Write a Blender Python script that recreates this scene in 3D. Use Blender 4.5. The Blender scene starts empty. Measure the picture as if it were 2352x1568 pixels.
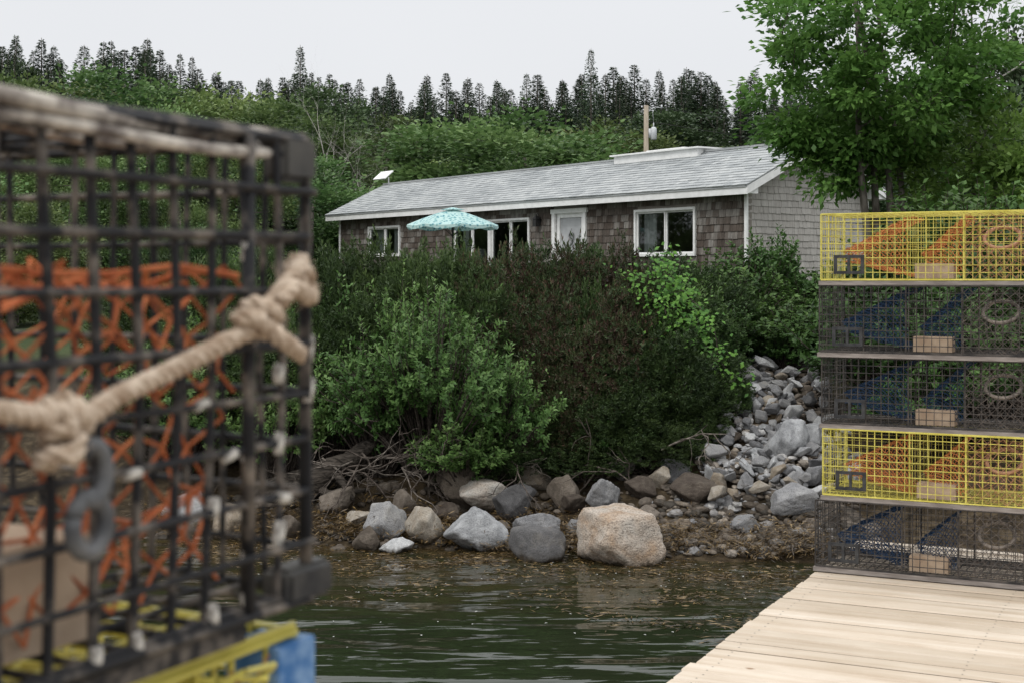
import bpy, bmesh, math, random
import numpy as np
from mathutils import Vector, Matrix, noise

random.seed(7)
scene = bpy.context.scene
COL = scene.collection
R = math.radians

# ------------------------------------------------------------------ helpers
def reg(o, parent=None, label=None, category=None, group=None, kind=None):
    COL.objects.link(o)
    if parent is not None: o.parent = parent
    if label: o["label"] = label
    if category: o["category"] = category
    if group: o["group"] = group
    if kind: o["kind"] = kind
    return o

def empty(name, loc=(0,0,0), rotz=0.0, parent=None, **k):
    o = bpy.data.objects.new(name, None)
    o.empty_display_size = 0.2
    o.location = loc
    o.rotation_euler = (0,0,rotz)
    return reg(o, parent, **k)

def mobj(name, mesh, parent=None, loc=(0,0,0), rot=(0,0,0), scale=(1,1,1), **k):
    o = bpy.data.objects.new(name, mesh)
    o.location = loc; o.rotation_euler = rot; o.scale = scale
    return reg(o, parent, **k)

class MB:
    def __init__(s):
        s.v=[]; s.f=[]; s.m=[]; s.r=[]
    def face(s, idx, mat=0, rnd=0.5):
        s.f.append(tuple(idx)); s.m.append(mat); s.r.append(rnd)
    def poly(s, pts, mat=0, rnd=0.5):
        b=len(s.v); s.v += [tuple(p) for p in pts]
        s.face(range(b,b+len(pts)),mat,rnd)
    def box(s, lo, hi, mat=0, rnd=None, M=None):
        if rnd is None: rnd=random.random()
        x0,y0,z0=lo; x1,y1,z1=hi
        P=[(x0,y0,z0),(x1,y0,z0),(x1,y1,z0),(x0,y1,z0),(x0,y0,z1),(x1,y0,z1),(x1,y1,z1),(x0,y1,z1)]
        if M is not None: P=[tuple(M@Vector(p)) for p in P]
        b=len(s.v); s.v+=P
        for q in ((0,3,2,1),(4,5,6,7),(0,1,5,4),(1,2,6,5),(2,3,7,6),(3,0,4,7)):
            s.face([b+i for i in q],mat,rnd)
    def tube(s, pts, radii, n=6, mat=0, rnd=None, cap=True):
        if rnd is None: rnd=random.random()
        pts=[Vector(p) for p in pts]
        if not hasattr(radii,'__len__'): radii=[radii]*len(pts)
        T=[]
        for i in range(len(pts)):
            a=pts[max(i-1,0)]; c=pts[min(i+1,len(pts)-1)]
            t=(c-a)
            if t.length<1e-9: t=Vector((0,0,1))
            T.append(t.normalized())
        up=Vector((0,0,1)) if abs(T[0].z)<0.9 else Vector((1,0,0))
        U=T[0].cross(up).normalized()
        b0=len(s.v)
        for i,p in enumerate(pts):
            U=(U-T[i]*U.dot(T[i]))
            if U.length<1e-6: U=T[i].orthogonal()
            U.normalize(); V=T[i].cross(U)
            for k in range(n):
                a=2*math.pi*k/n+math.pi/4
                q=p+(U*math.cos(a)+V*math.sin(a))*radii[i]
                s.v.append((q.x,q.y,q.z))
        for i in range(len(pts)-1):
            for k in range(n):
                a=b0+i*n+k; b=b0+i*n+(k+1)%n
                s.face((a,b,b+n,a+n),mat,rnd)
        if cap:
            s.face([b0+k for k in range(n)][::-1],mat,rnd)
            e=b0+(len(pts)-1)*n
            s.face([e+k for k in range(n)],mat,rnd)
    def build(s, name, mats, smooth=False):
        me=bpy.data.meshes.new(name)
        me.from_pydata(s.v,[],s.f)
        for m in mats: me.materials.append(m)
        me.polygons.foreach_set('material_index', s.m)
        at=me.attributes.new('rnd','FLOAT','FACE')
        at.data.foreach_set('value', s.r)
        if smooth: me.polygons.foreach_set('use_smooth',[True]*len(s.f))
        me.update()
        return me

def npmesh(name, V, nper, rnd, mats):
    me=bpy.data.meshes.new(name)
    n=len(V)//nper
    me.vertices.add(len(V)); me.vertices.foreach_set('co', V.astype(np.float32).ravel())
    me.loops.add(len(V)); me.loops.foreach_set('vertex_index', np.arange(len(V),dtype=np.int32))
    me.polygons.add(n); me.polygons.foreach_set('loop_start', (np.arange(n)*nper).astype(np.int32))
    me.update(calc_edges=True)
    me.validate()
    for m in mats: me.materials.append(m)
    at=me.attributes.new('rnd','FLOAT','FACE'); at.data.foreach_set('value', rnd.astype(np.float32))
    return me

def nrm(a): return a/np.maximum(np.linalg.norm(a,axis=1,keepdims=True),1e-9)

def leafV(P,D,N,L,W):
    D=nrm(D); S=nrm(np.cross(D,N)); 
    L=np.asarray(L).reshape(-1,1); W=np.asarray(W).reshape(-1,1)
    up=nrm(np.cross(S,D))
    a=P; b=P+D*L*0.45+S*W*0.5+up*W*0.12; c=P+D*L; d=P+D*L*0.45-S*W*0.5+up*W*0.12
    return np.stack([a,b,c,d],1).reshape(-1,3)

# ------------------------------------------------------------------ materials
def new_mat(name):
    m=bpy.data.materials.new(name); m.use_nodes=True
    nt=m.node_tree; nt.nodes.clear()
    out=nt.nodes.new('ShaderNodeOutputMaterial')
    return m,nt,out

def ramp(nt, fac, stops, interp='LINEAR'):
    r=nt.nodes.new('ShaderNodeValToRGB'); r.color_ramp.interpolation=interp
    e=r.color_ramp.elements
    while len(e)<len(stops): e.new(0.5)
    for i,(p,c) in enumerate(stops):
        e[i].position=p; e[i].color=(c[0],c[1],c[2],1)
    if fac is not None: nt.links.new(fac,r.inputs[0])
    return r.outputs[0]

def texco(nt, kind='Object', scale=(1,1,1)):
    t=nt.nodes.new('ShaderNodeTexCoord'); mp=nt.nodes.new('ShaderNodeMapping')
    mp.inputs['Scale'].default_value=scale
    nt.links.new(t.outputs[kind],mp.inputs['Vector']); return mp.outputs[0]

def noi(nt, vec, scale=5, detail=4, rough=0.55, dist=0.0):
    n=nt.nodes.new('ShaderNodeTexNoise'); n.inputs['Scale'].default_value=scale
    n.inputs['Detail'].default_value=detail; n.inputs['Roughness'].default_value=rough
    n.inputs['Distortion'].default_value=dist
    nt.links.new(vec,n.inputs['Vector']); return n.outputs['Fac']

def mixc(nt, fac, a, b, mode='MIX'):
    m=nt.nodes.new('ShaderNodeMixRGB'); m.blend_type=mode
    for i,v in ((0,fac),(1,a),(2,b)):
        if hasattr(v,'links'): nt.links.new(v,m.inputs[i])
        elif i==0: m.inputs[0].default_value=v
        else: m.inputs[i].default_value=(v[0],v[1],v[2],1)
    return m.outputs[0]

def attr(nt):
    a=nt.nodes.new('ShaderNodeAttribute'); a.attribute_name='rnd'; return a.outputs['Fac']

def bump(nt, h, dist=0.01, strength=1.0):
    b=nt.nodes.new('ShaderNodeBump'); b.inputs['Distance'].default_value=dist
    b.inputs['Strength'].default_value=strength
    nt.links.new(h,b.inputs['Height']); return b.outputs[0]

def princ(nt,out,col,rough=0.7,spec=0.3,nor=None,metal=0.0):
    p=nt.nodes.new('ShaderNodeBsdfPrincipled')
    if hasattr(col,'links'): nt.links.new(col,p.inputs['Base Color'])
    else: p.inputs['Base Color'].default_value=(col[0],col[1],col[2],1)
    p.inputs['Roughness'].default_value=rough
    p.inputs['Specular IOR Level'].default_value=spec
    p.inputs['Metallic'].default_value=metal
    if nor is not None: nt.links.new(nor,p.inputs['Normal'])
    nt.links.new(p.outputs[0],out.inputs[0]); return p

def noisy(name, c1, c2, scale=8, rough=0.7, spec=0.3, bd=0.003, detail=5, sc=(1,1,1), lo=0.35, hi=0.65, useattr=0.0):
    m,nt,out=new_mat(name)
    v=texco(nt,'Object',sc); n=noi(nt,v,scale,detail)
    col=ramp(nt,n,[(lo,c1),(hi,c2)])
    if useattr>0:
        a=attr(nt); g=ramp(nt,a,[(0,(1-useattr,)*3),(1,(1+useattr*0.4,)*3)])
        col=mixc(nt,1.0,col,g,'MULTIPLY')
    princ(nt,out,col,rough,spec,bump(nt,n,bd) if bd else None)
    return m

def foliage(name, stops, transl=0.25, hue=0.015, val=0.25, rough=0.5, spec=0.25):
    m,nt,out=new_mat(name)
    col=ramp(nt,attr(nt),stops)
    oi=nt.nodes.new('ShaderNodeObjectInfo')
    hs=nt.nodes.new('ShaderNodeHueSaturation')
    mr=nt.nodes.new('ShaderNodeMapRange'); mr.inputs[3].default_value=0.5-hue; mr.inputs[4].default_value=0.5+hue*0.6
    mv=nt.nodes.new('ShaderNodeMapRange'); mv.inputs[3].default_value=1-val; mv.inputs[4].default_value=1+val
    wn=nt.nodes.new('ShaderNodeTexWhiteNoise'); wn.noise_dimensions='1D'
    nt.links.new(oi.outputs['Random'],mr.inputs[0]); nt.links.new(oi.outputs['Random'],wn.inputs['W'])
    nt.links.new(wn.outputs['Value'],mv.inputs[0])
    nt.links.new(mr.outputs[0],hs.inputs['Hue']); nt.links.new(mv.outputs[0],hs.inputs['Value'])
    nt.links.new(col,hs.inputs['Color'])
    p=princ(nt,out,hs.outputs[0],rough,spec)
    tr=nt.nodes.new('ShaderNodeBsdfTranslucent'); nt.links.new(hs.outputs[0],tr.inputs[0])
    mx=nt.nodes.new('ShaderNodeMixShader'); mx.inputs[0].default_value=transl
    nt.links.new(p.outputs[0],mx.inputs[1]); nt.links.new(tr.outputs[0],mx.inputs[2])
    nt.links.new(mx.outputs[0],out.inputs[0])
    return m

M_spruce=foliage('spruce_needles',[(0,(.022,.042,.022)),(.6,(.048,.076,.042)),(1,(.088,.120,.062))],0.2,val=.35,hue=.02)
M_dwood=foliage('dark_woods_leaves',[(0,(.026,.054,.022)),(.6,(.058,.098,.042)),(1,(.10,.145,.065))],0.2,val=.4,hue=.02)
M_decid=foliage('broad_leaves',[(0,(.028,.060,.018)),(.5,(.080,.140,.044)),(1,(.170,.245,.090))],0.32,hue=0.035,val=0.48)
M_oak=foliage('oak_leaves',[(0,(.050,.115,.026)),(.5,(.115,.225,.048)),(1,(.205,.340,.085))],0.42,val=.1)
M_mugo=foliage('pine_needles',[(0,(.016,.032,.012)),(.5,(.046,.080,.024)),(1,(.105,.165,.052))],0.1,val=0.28)
M_mugob=foliage('browning_pine_needles',[(0,(.022,.020,.012)),(.22,(.070,.040,.029)),(.38,(.036,.056,.022)),(.60,(.050,.078,.028)),(.8,(.12,.062,.047)),(1,(.16,.10,.078))],0.1,val=0.2)
M_shrub=foliage('shrub_leaves',[(0,(.028,.070,.020)),(.4,(.088,.178,.044)),(1,(.225,.345,.115))],0.38,val=0.15)
M_vine=foliage('vine_leaves',[(0,(.05,.14,.022)),(1,(.17,.33,.055))],0.35,val=0.05)
M_dkshrub=foliage('dark_shrub_leaves',[(0,(.022,.056,.015)),(.6,(.062,.130,.030)),(1,(.12,.215,.055))],0.25,val=0.22)
M_bark=noisy('bark',(.07,.06,.05),(.20,.18,.155),14,0.9,0.1,0.01,sc=(1,1,.3))
M_deadbark=noisy('bleached_bark',(.24,.22,.20),(.42,.40,.37),14,0.9,0.1,0.004,sc=(1,1,.3))
M_twig=noisy('dark_twig',(.03,.024,.02),(.12,.10,.085),20,0.9,0.1,0.002)
M_root=noisy('grey_root',(.06,.05,.042),(.20,.175,.15),20,0.9,0.1,0.002)
M_drift=noisy('driftwood',(.018,.015,.012),(.085,.072,.06),6,0.85,0.15,0.03,sc=(1,6,6))

def rock_mat(name, stops, speck=0.5, algae=0.35):
    m,nt,out=new_mat(name)
    v=texco(nt,'Object')
    oi=nt.nodes.new('ShaderNodeObjectInfo')
    big=noi(nt,v,3.0,6,0.6,0.6)
    fine=noi(nt,v,42,3,0.7)
    add=nt.nodes.new('ShaderNodeMath'); add.operation='MULTIPLY_ADD'
    nt.links.new(big,add.inputs[0]); add.inputs[1].default_value=0.75
    sc=nt.nodes.new('ShaderNodeMath'); sc.operation='MULTIPLY_ADD'; sc.inputs[1].default_value=0.4; sc.inputs[2].default_value=-.05
    nt.links.new(oi.outputs['Random'],sc.inputs[0]); nt.links.new(sc.outputs[0],add.inputs[2])
    col=ramp(nt,add.outputs[0],stops)
    sp=ramp(nt,fine,[(.35,(1-speck,)*3),(.5,(1,1,1)),(.7,(1+speck*.5,)*3)])
    col=mixc(nt,1.0,col,sp,'MULTIPLY')
    g=nt.nodes.new('ShaderNodeNewGeometry'); sx=nt.nodes.new('ShaderNodeSeparateXYZ')
    nt.links.new(g.outputs['Position'],sx.inputs[0])
    n2=noi(nt,g.outputs['Position'],9,4)
    ad=nt.nodes.new('ShaderNodeMath'); ad.operation='MULTIPLY_ADD'; ad.inputs[1].default_value=0.20
    nt.links.new(n2,ad.inputs[0]); 
    ng=nt.nodes.new('ShaderNodeMath'); ng.operation='MULTIPLY'; ng.inputs[1].default_value=-1
    nt.links.new(sx.outputs[2],ng.inputs[0]); nt.links.new(ng.outputs[0],ad.inputs[2])
    mask=ramp(nt,ad.outputs[0],[(0.0,(0,0,0)),(0.05,(algae,)*3),(0.09,(1,1,1))])
    col=mixc(nt,mask,col,(.035,.025,.013))
    ad2=nt.nodes.new('ShaderNodeMath'); ad2.operation='ADD'
    nt.links.new(big,ad2.inputs[0]); nt.links.new(fine,ad2.inputs[1])
    princ(nt,out,col,0.75,0.3,bump(nt,ad2.outputs[0],0.022,0.9))
    return m
M_rgrey=rock_mat('grey_granite',[(.2,(.11,.11,.115)),(.45,(.235,.235,.24)),(.7,(.36,.355,.35)),(1,(.46,.43,.38))],.45)
M_rtan=rock_mat('tan_granite',[(.2,(.13,.10,.075)),(.5,(.30,.245,.18)),(.8,(.44,.40,.34))],.45)
M_rorange=rock_mat('orange_granite',[(.2,(.17,.115,.075)),(.38,(.33,.23,.15)),(.5,(.40,.33,.265)),(.75,(.50,.475,.43))],.5)
M_rwhite=rock_mat('pale_granite',[(.2,(.22,.225,.23)),(.45,(.46,.465,.47)),(.8,(.66,.66,.65))],.35,.1)
M_rdark=rock_mat('dark_basalt',[(.25,(.06,.058,.058)),(.55,(.13,.127,.127)),(.85,(.24,.22,.19))],.4)
M_rbrown=rock_mat('brown_stone',[(.25,(.06,.045,.034)),(.55,(.14,.115,.09)),(.85,(.27,.23,.19))],.4)

M_white=noisy('white_paint',(.70,.70,.69),(.82,.82,.81),6,0.55,0.3,0.001)
M_inwall=noisy('interior_wall',(.20,.18,.16),(.26,.24,.21),2,0.8,0.1,0)
M_curtain=noisy('curtain_cloth',(.50,.51,.51),(.7,.7,.7),10,0.9,0.1,0.004,sc=(14,14,.2))
M_black=noisy('black_metal',(.012,.012,.012),(.03,.03,.03),20,0.5,0.4,0)

def shingle_mat(name, stops, streak, bd=0.004, sc=(30,30,1.6)):
    m,nt,out=new_mat(name)
    a=attr(nt)
    v=texco(nt,'Object',(1,1,1)); big=noi(nt,v,0.55,3)
    vs=texco(nt,'Object',sc); st=noi(nt,vs,1.0,4,0.6)
    x=nt.nodes.new('ShaderNodeMath'); x.operation='MULTIPLY_ADD'; x.inputs[1].default_value=0.45
    nt.links.new(a,x.inputs[0])
    y=nt.nodes.new('ShaderNodeMath'); y.operation='MULTIPLY_ADD'; y.inputs[1].default_value=0.9; y.inputs[2].default_value=-0.2
    nt.links.new(big,y.inputs[0]); nt.links.new(y.outputs[0],x.inputs[2])
    col=ramp(nt,x.outputs[0],stops)
    s2=ramp(nt,st,[(.3,(1-streak,)*3),(.7,(1+streak*.6,)*3)])
    col=mixc(nt,1.0,col,s2,'MULTIPLY')
    princ(nt,out,col,0.85,0.2,bump(nt,st,bd))
    return m
M_shfront=shingle_mat('weathered_cedar',[(.05,(.042,.034,.029)),(.3,(.086,.068,.056)),(.5,(.130,.112,.098)),(.75,(.25,.235,.215))],.55)
M_shside=shingle_mat('silvered_cedar',[(.0,(.32,.30,.275)),(.5,(.39,.37,.345)),(1,(.45,.43,.40))],.2)
M_roof=shingle_mat('asphalt_shingle',[(.0,(.20,.215,.22)),(.3,(.28,.295,.30)),(.6,(.36,.375,.375)),(1,(.45,.46,.455))],.18,sc=(25,25,25),bd=0.002)

def glass_mat():
    m,nt,out=new_mat('window_glass')
    g=nt.nodes.new('ShaderNodeBsdfGlossy'); g.inputs['Roughness'].default_value=0.02; g.inputs[0].default_value=(.9,.95,.95,1)
    t=nt.nodes.new('ShaderNodeBsdfTransparent'); t.inputs[0].default_value=(.75,.80,.78,1)
    f=nt.nodes.new('ShaderNodeFresnel'); f.inputs[0].default_value=1.6
    mx=nt.nodes.new('ShaderNodeMixShader')
    nt.links.new(f.outputs[0],mx.inputs[0]); nt.links.new(t.outputs[0],mx.inputs[1]); nt.links.new(g.outputs[0],mx.inputs[2])
    nt.links.new(mx.outputs[0],out.inputs[0]); return m
M_glass=glass_mat()

# ------------------------------------------------------------------ world + light
w=bpy.data.worlds.new("World"); scene.world=w; w.use_nodes=True
nt=w.node_tree; nt.nodes.clear()
wo=nt.nodes.new('ShaderNodeOutputWorld')
sky=nt.nodes.new('ShaderNodeTexSky'); sky.sky_type='NISHITA'; sky.sun_disc=False
SUN_EL=R(52); SUN_ROT=R(215)
sky.sun_elevation=SUN_EL; sky.sun_rotation=SUN_ROT
b1=nt.nodes.new('ShaderNodeBackground'); b1.inputs[1].default_value=0.10
nt.links.new(sky.outputs[0],b1.inputs[0])
tc=nt.nodes.new('ShaderNodeTexCoord'); sp=nt.nodes.new('ShaderNodeSeparateXYZ')
nt.links.new(tc.outputs['Generated'],sp.inputs[0])
cl=noi(nt,tc.outputs['Generated'],1.6,3,0.5,0.4)
grad=ramp(nt,sp.outputs[2],[(0.0,(.83,.84,.86)),(0.22,(.87,.88,.90)),(0.5,(1.40,1.42,1.44)),(1.0,(2.05,2.07,2.10))])
cm=ramp(nt,cl,[(.3,(.93,.93,.94)),(.7,(1.03,1.03,1.03))])
gc=mixc(nt,1.0,grad,cm,'MULTIPLY')
b2=nt.nodes.new('ShaderNodeBackground'); b2.inputs[1].default_value=1.0
nt.links.new(gc,b2.inputs[0])
ms=nt.nodes.new('ShaderNodeMixShader'); ms.inputs[0].default_value=0.94
nt.links.new(b1.outputs[0],ms.inputs[1]); nt.links.new(b2.outputs[0],ms.inputs[2])
nt.links.new(ms.outputs[0],wo.inputs[0])
sl=bpy.data.lights.new('sun','SUN'); sl.energy=1.4; sl.angle=R(25); sl.color=(1,.97,.92)
so=bpy.data.objects.new('sun',sl); COL.objects.link(so)
sd=Vector((math.sin(SUN_ROT)*math.cos(SUN_EL), math.cos(SUN_ROT)*math.cos(SUN_EL), math.sin(SUN_EL)))
so.rotation_euler=sd.to_track_quat('Z','Y').to_euler()
scene.view_settings.view_transform='Standard'
try: scene.view_settings.look='None'
except Exception: pass
scene.view_settings.exposure=0

# ------------------------------------------------------------------ camera
cam=bpy.data.cameras.new('camera'); co=bpy.data.objects.new('camera',cam); COL.objects.link(co)
cam.lens=50; cam.sensor_width=36; cam.shift_y=-0.0655
cam.clip_start=0.05; cam.clip_end=2000
co.location=(0,0,2.5); co.rotation_euler=(R(90),0,0)
cam.dof.use_dof=True; cam.dof.focus_distance=17; cam.dof.aperture_fstop=9.5
scene.camera=co

# ------------------------------------------------------------------ ground
SH0=12.88
def gz(x,y):
    x=np.asarray(x,dtype=float); y=np.asarray(y,dtype=float)
    xc=np.clip(x,-8,8)
    shore=SH0-.20*xc+.10*np.sin(x*1.7+1)+.06*np.sin(4.1*x)
    s=y-shore
    z=np.interp(s,[-60,-6,-1,0,.9,2.2,4.0,6,30],[-4,-1.2,-.28,0,.17,.6,1.3,1.6,1.9])
    hill=np.clip(y-45,0,85)*.098+np.clip(y-130,0,400)*.01
    hill=hill*(1+np.clip(-x,0,40)*.004)
    bm=.035*(np.sin(x*3.1+y*1.3)+np.sin(x*1.1-y*4.7+2)+np.sin(x*7.3+y*6.1))*np.clip((s+1)/2,0,1)
    return z+hill+bm
xs=np.unique(np.concatenate([np.linspace(-600,-60,14),np.linspace(-60,-8,30),np.linspace(-8,8,110),np.linspace(8,60,30),np.linspace(60,600,14)]))
ys=np.unique(np.concatenate([np.linspace(-300,5,12),np.linspace(5,11,16),np.linspace(11,19,80),np.linspace(19,140,70),np.linspace(140,1200,14)]))
X,Y=np.meshgrid(xs,ys); Z=gz(X,Y)
nv=X.size; nx=len(xs); ny=len(ys)
me=bpy.data.meshes.new('ground')
V=np.stack([X.ravel(),Y.ravel(),Z.ravel()],1)
I=np.arange(nv).reshape(ny,nx)
F=np.stack([I[:-1,:-1].ravel(),I[:-1,1:].ravel(),I[1:,1:].ravel(),I[1:,:-1].ravel()],1)
me.from_pydata(V.tolist(),[],F.tolist()); me.polygons.foreach_set('use_smooth',[True]*len(F))
m,nt,out=new_mat('ground_soil')
g=nt.nodes.new('ShaderNodeNewGeometry'); sx=nt.nodes.new('ShaderNodeSeparateXYZ'); nt.links.new(g.outputs['Position'],sx.inputs[0])
n1=noi(nt,g.outputs['Position'],6,6,.65); n3=noi(nt,g.outputs['Position'],0.5,4)
shorec=ramp(nt,n1,[(.35,(.016,.012,.007)),(.5,(.038,.027,.015)),(.65,(.08,.06,.036))])
grass=ramp(nt,n3,[(.35,(.018,.028,.010)),(.65,(.04,.055,.018))])
mr=nt.nodes.new('ShaderNodeMapRange'); mr.inputs[1].default_value=1.0; mr.inputs[2].default_value=1.5; nt.links.new(sx.outputs[2],mr.inputs[0])
col=mixc(nt,mr.outputs[0],shorec,grass)
princ(nt,out,col,.9,.15,bump(nt,n1,.03))
me.materials.append(m); me.update()
mobj('ground',me,kind='structure')

# ------------------------------------------------------------------ water
m,nt,out=new_mat('sea_water')
g=nt.nodes.new('ShaderNodeNewGeometry'); sx=nt.nodes.new('ShaderNodeSeparateXYZ'); nt.links.new(g.outputs['Position'],sx.inputs[0])
mp=nt.nodes.new('ShaderNodeMapping'); mp.inputs['Scale'].default_value=(.50,1.6,1); mp.inputs['Rotation'].default_value=(0,0,R(8)); nt.links.new(g.outputs['Position'],mp.inputs[0])
r1=noi(nt,mp.outputs[0],1.35,1.5,.45,.6); r2=noi(nt,mp.outputs[0],5.0,2,.5,.3)
mm=nt.nodes.new('ShaderNodeMath'); mm.operation='MULTIPLY_ADD'; mm.inputs[1].default_value=.13
nt.links.new(r2,mm.inputs[0]); nt.links.new(r1,mm.inputs[2])
nb=noi(nt,g.outputs['Position'],2.5,5,.65)
mr=nt.nodes.new('ShaderNodeMapRange'); mr.inputs[1].default_value=10.0; mr.inputs[2].default_value=13.2; nt.links.new(sx.outputs[1],mr.inputs[0])
ml=nt.nodes.new('ShaderNodeMath'); ml.operation='MULTIPLY'; nt.links.new(mr.outputs[0],ml.inputs[0])
rb=ramp(nt,nb,[(.35,(.15,.15,.15)),(.6,(1,1,1))]); nt.links.new(rb,ml.inputs[1])
col=mixc(nt,ml.outputs[0],(.014,.019,.009),(.050,.034,.015))
p=princ(nt,out,col,.04,.5,bump(nt,mm.outputs[0],.062,1.0)); p.inputs['IOR'].default_value=1.33
mb=MB(); mb.poly([(-600,-300,0),(600,-300,0),(600,30,0),(-600,30,0)])
mobj('water',mb.build('water',[m]),kind='structure')

# ------------------------------------------------------------------ trees
def rng(s): return np.random.default_rng(s)

def spruce_meshes(seed,h,rad):
    g=rng(seed); Ps=[];Ds=[];Ns=[];Ls=[];Ws=[]
    z=h*0.12
    while z<h*0.99:
        f=1-z/h
        base=rad*(f**0.88)*(0.80+.35*g.random())
        nb=int(8+6*f)
        off=g.random()*6
        for k in range(nb):
            a=off+2*math.pi*k/nb+g.normal()*.3
            L=base*(.6+.5*g.random())+.05
            if g.random()<.10: L*=.45
            dx,dy=math.cos(a),math.sin(a)
            n=int(5+18*f)
            t=g.random(n)**.6
            droop=-.28*f+.08
            px=dx*L*t; py=dy*L*t; pz=z+L*(droop*t+.15*t*t)+g.normal(0,.05,n)
            P=np.stack([px,py,pz],1)
            sd=g.choice([-1,1],n)
            D=np.stack([dx+sd*-dy*.9*g.random(n),dy+sd*dx*.9*g.random(n),-.12+.35*g.random(n)-.35*f],1)
            N=np.stack([g.normal(0,.6,n),g.normal(0,.6,n),np.ones(n)],1)
            Ps.append(P);Ds.append(D);Ns.append(N)
            Ls.append((.18+.26*g.random(n))*(.45+.9*f)); Ws.append((.08+.14*g.random(n))*(.5+.8*f))
        z+=h*(.012+.016*f)*(0.75+.6*g.random())
    P=np.concatenate(Ps);D=np.concatenate(Ds);N=np.concatenate(Ns);L=np.concatenate(Ls);W=np.concatenate(Ws)
    crown=npmesh('spruce_crown',leafV(P,D,N,L,W),4,g.random(len(P))**1.2,[M_spruce])
    mb=MB(); mb.tube([(0,0,-.3),(0,0,h*.5),(0,0,h)],[h*.018,h*.01,.015],6)
    return mb.build('spruce_trunk',[M_bark],True),crown

def leafy_meshes(seed,h,cr,cb,ncl,per,leafL,leafW,clr,tr,mat,bark,stems=1,flat=.6,squash=1.0,rside=7,limb=.6,lean=.35,shell=.45,rmax=.09,extra=()):
    g=rng(seed)
    c=np.array([0,0,(h+cb)/2]); rz=(h-cb)/2
    d=nrm(g.normal(size=(ncl,3)))
    lump=1+.22*np.sin(d[:,0]*3.1+seed)*np.cos(d[:,1]*2.7+seed*2)+.10*g.normal(size=ncl)
    rr=(shell+(1-shell)*g.random(ncl)**.5)*lump
    C=c+d*np.array([cr,cr*squash,rz])*rr[:,None]
    C[:,2]=np.maximum(C[:,2],cb*.9)
    if len(extra): C=np.concatenate([C,np.array(extra,dtype=float)]); ncl=len(C)
    mb=MB(); nodes=[]
    for s in range(stems):
        a=g.random()*6.28+s*2.4; ln=.0 if stems==1 else lean*cr
        pts=[];rad=[]
        for i in range(9):
            t=i/8
            p=(math.cos(a)*ln*t+.05*h*math.sin(t*5+s+seed)*t*.5+(.12*s if stems>1 else 0), math.sin(a)*ln*t*.6+.04*h*math.sin(t*4+2*s)*t*.5, -.4+t*(h*.82+.4))
            pts.append(p); rad.append(tr*(1-.85*t)+.012)
            if p[2]>cb*.75: nodes.append((np.array(p),rad[-1]))
        mb.tube(pts,rad,rside)
    order=np.argsort(np.linalg.norm(C-np.array([0,0,cb]),axis=1))
    for i in order:
        t=C[i]; best=None;bd=1e9
        for (p,r) in nodes:
            if p[2]>t[2]+.1: continue
            dd=np.linalg.norm(p-t)
            if dd<bd: bd=dd;best=(p,r)
        if best is None: best=nodes[0]
        p,r=best; r0=min(r*limb,rmax); r1=max(r0*.45,.008)
        mid=(p+t)/2+np.array([g.normal()*.05*bd,g.normal()*.05*bd,-.05*bd+.0])
        mb.tube([p,mid,t],[r0,(r0+r1)/2,r1],5,cap=False)
        nodes.append((mid,(r0+r1)/2)); nodes.append((t,r1))
    n=ncl*per
    ci=np.repeat(np.arange(ncl),per)
    csz=(.7+.6*g.random(ncl))[ci][:,None]
    off=g.normal(size=(n,3))*np.array([clr,clr,clr*flat])*csz*.62
    P=C[ci]+off
    D=nrm(off+.6*(C[ci]-c)/cr*clr+g.normal(size=(n,3))*clr*.6)
    N=g.normal(size=(n,3))*.6+np.array([0,0,1.0])
    L=leafL*(.65+.7*g.random(n)); W=leafW*(.65+.7*g.random(n))
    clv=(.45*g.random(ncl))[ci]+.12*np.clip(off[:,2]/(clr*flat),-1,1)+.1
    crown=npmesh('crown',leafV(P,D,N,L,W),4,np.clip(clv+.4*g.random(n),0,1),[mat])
    return mb.build('trunk',[bark],True),crown

sv=[spruce_meshes(100+i,h,r) for i,(h,r) in enumerate([(10,2.9),(11,2.6),(9.5,3.1),(10.5,2.4),(9,2.8),(11,3.3),(10,2.3)])]
SH=[10,11,9.5,10.5,9,11,10]
def treeline(px):
    return float(np.interp(px,[-.45,-.36,-.30,-.26,-.21,-.17,-.14,-.11,-.07,-.03,.05,.1,.16,.20,.36,.45],
                              [19.6,19.4,19.0,19.2,17.1,16.9,17.2,16.3,16.8,16.5,16.8,17.3,17.1,16.9,14.8,14]))
g=rng(5)
def place_tree(pair,kind,loc,scale,rotz,label,cat,group,pn='trunk',cn='crown'):
    e=empty(kind,loc,rotz,label=label,category=cat,group=group)
    e.scale=scale
    mobj(pn,pair[0],e); mobj(cn,pair[1],e)
    return e
dspec=[(6.5,2.3,1.2),(7,2.1,1.3),(5.5,2.5,.8),(6.2,2.7,1.0)]
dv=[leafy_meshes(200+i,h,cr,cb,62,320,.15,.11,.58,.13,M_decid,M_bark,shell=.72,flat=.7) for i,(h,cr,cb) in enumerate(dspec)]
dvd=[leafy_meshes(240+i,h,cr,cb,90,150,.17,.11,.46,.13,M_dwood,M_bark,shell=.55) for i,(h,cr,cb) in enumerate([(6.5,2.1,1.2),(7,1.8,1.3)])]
dh=[7.2,7.8,6.1,6.8]
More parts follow.
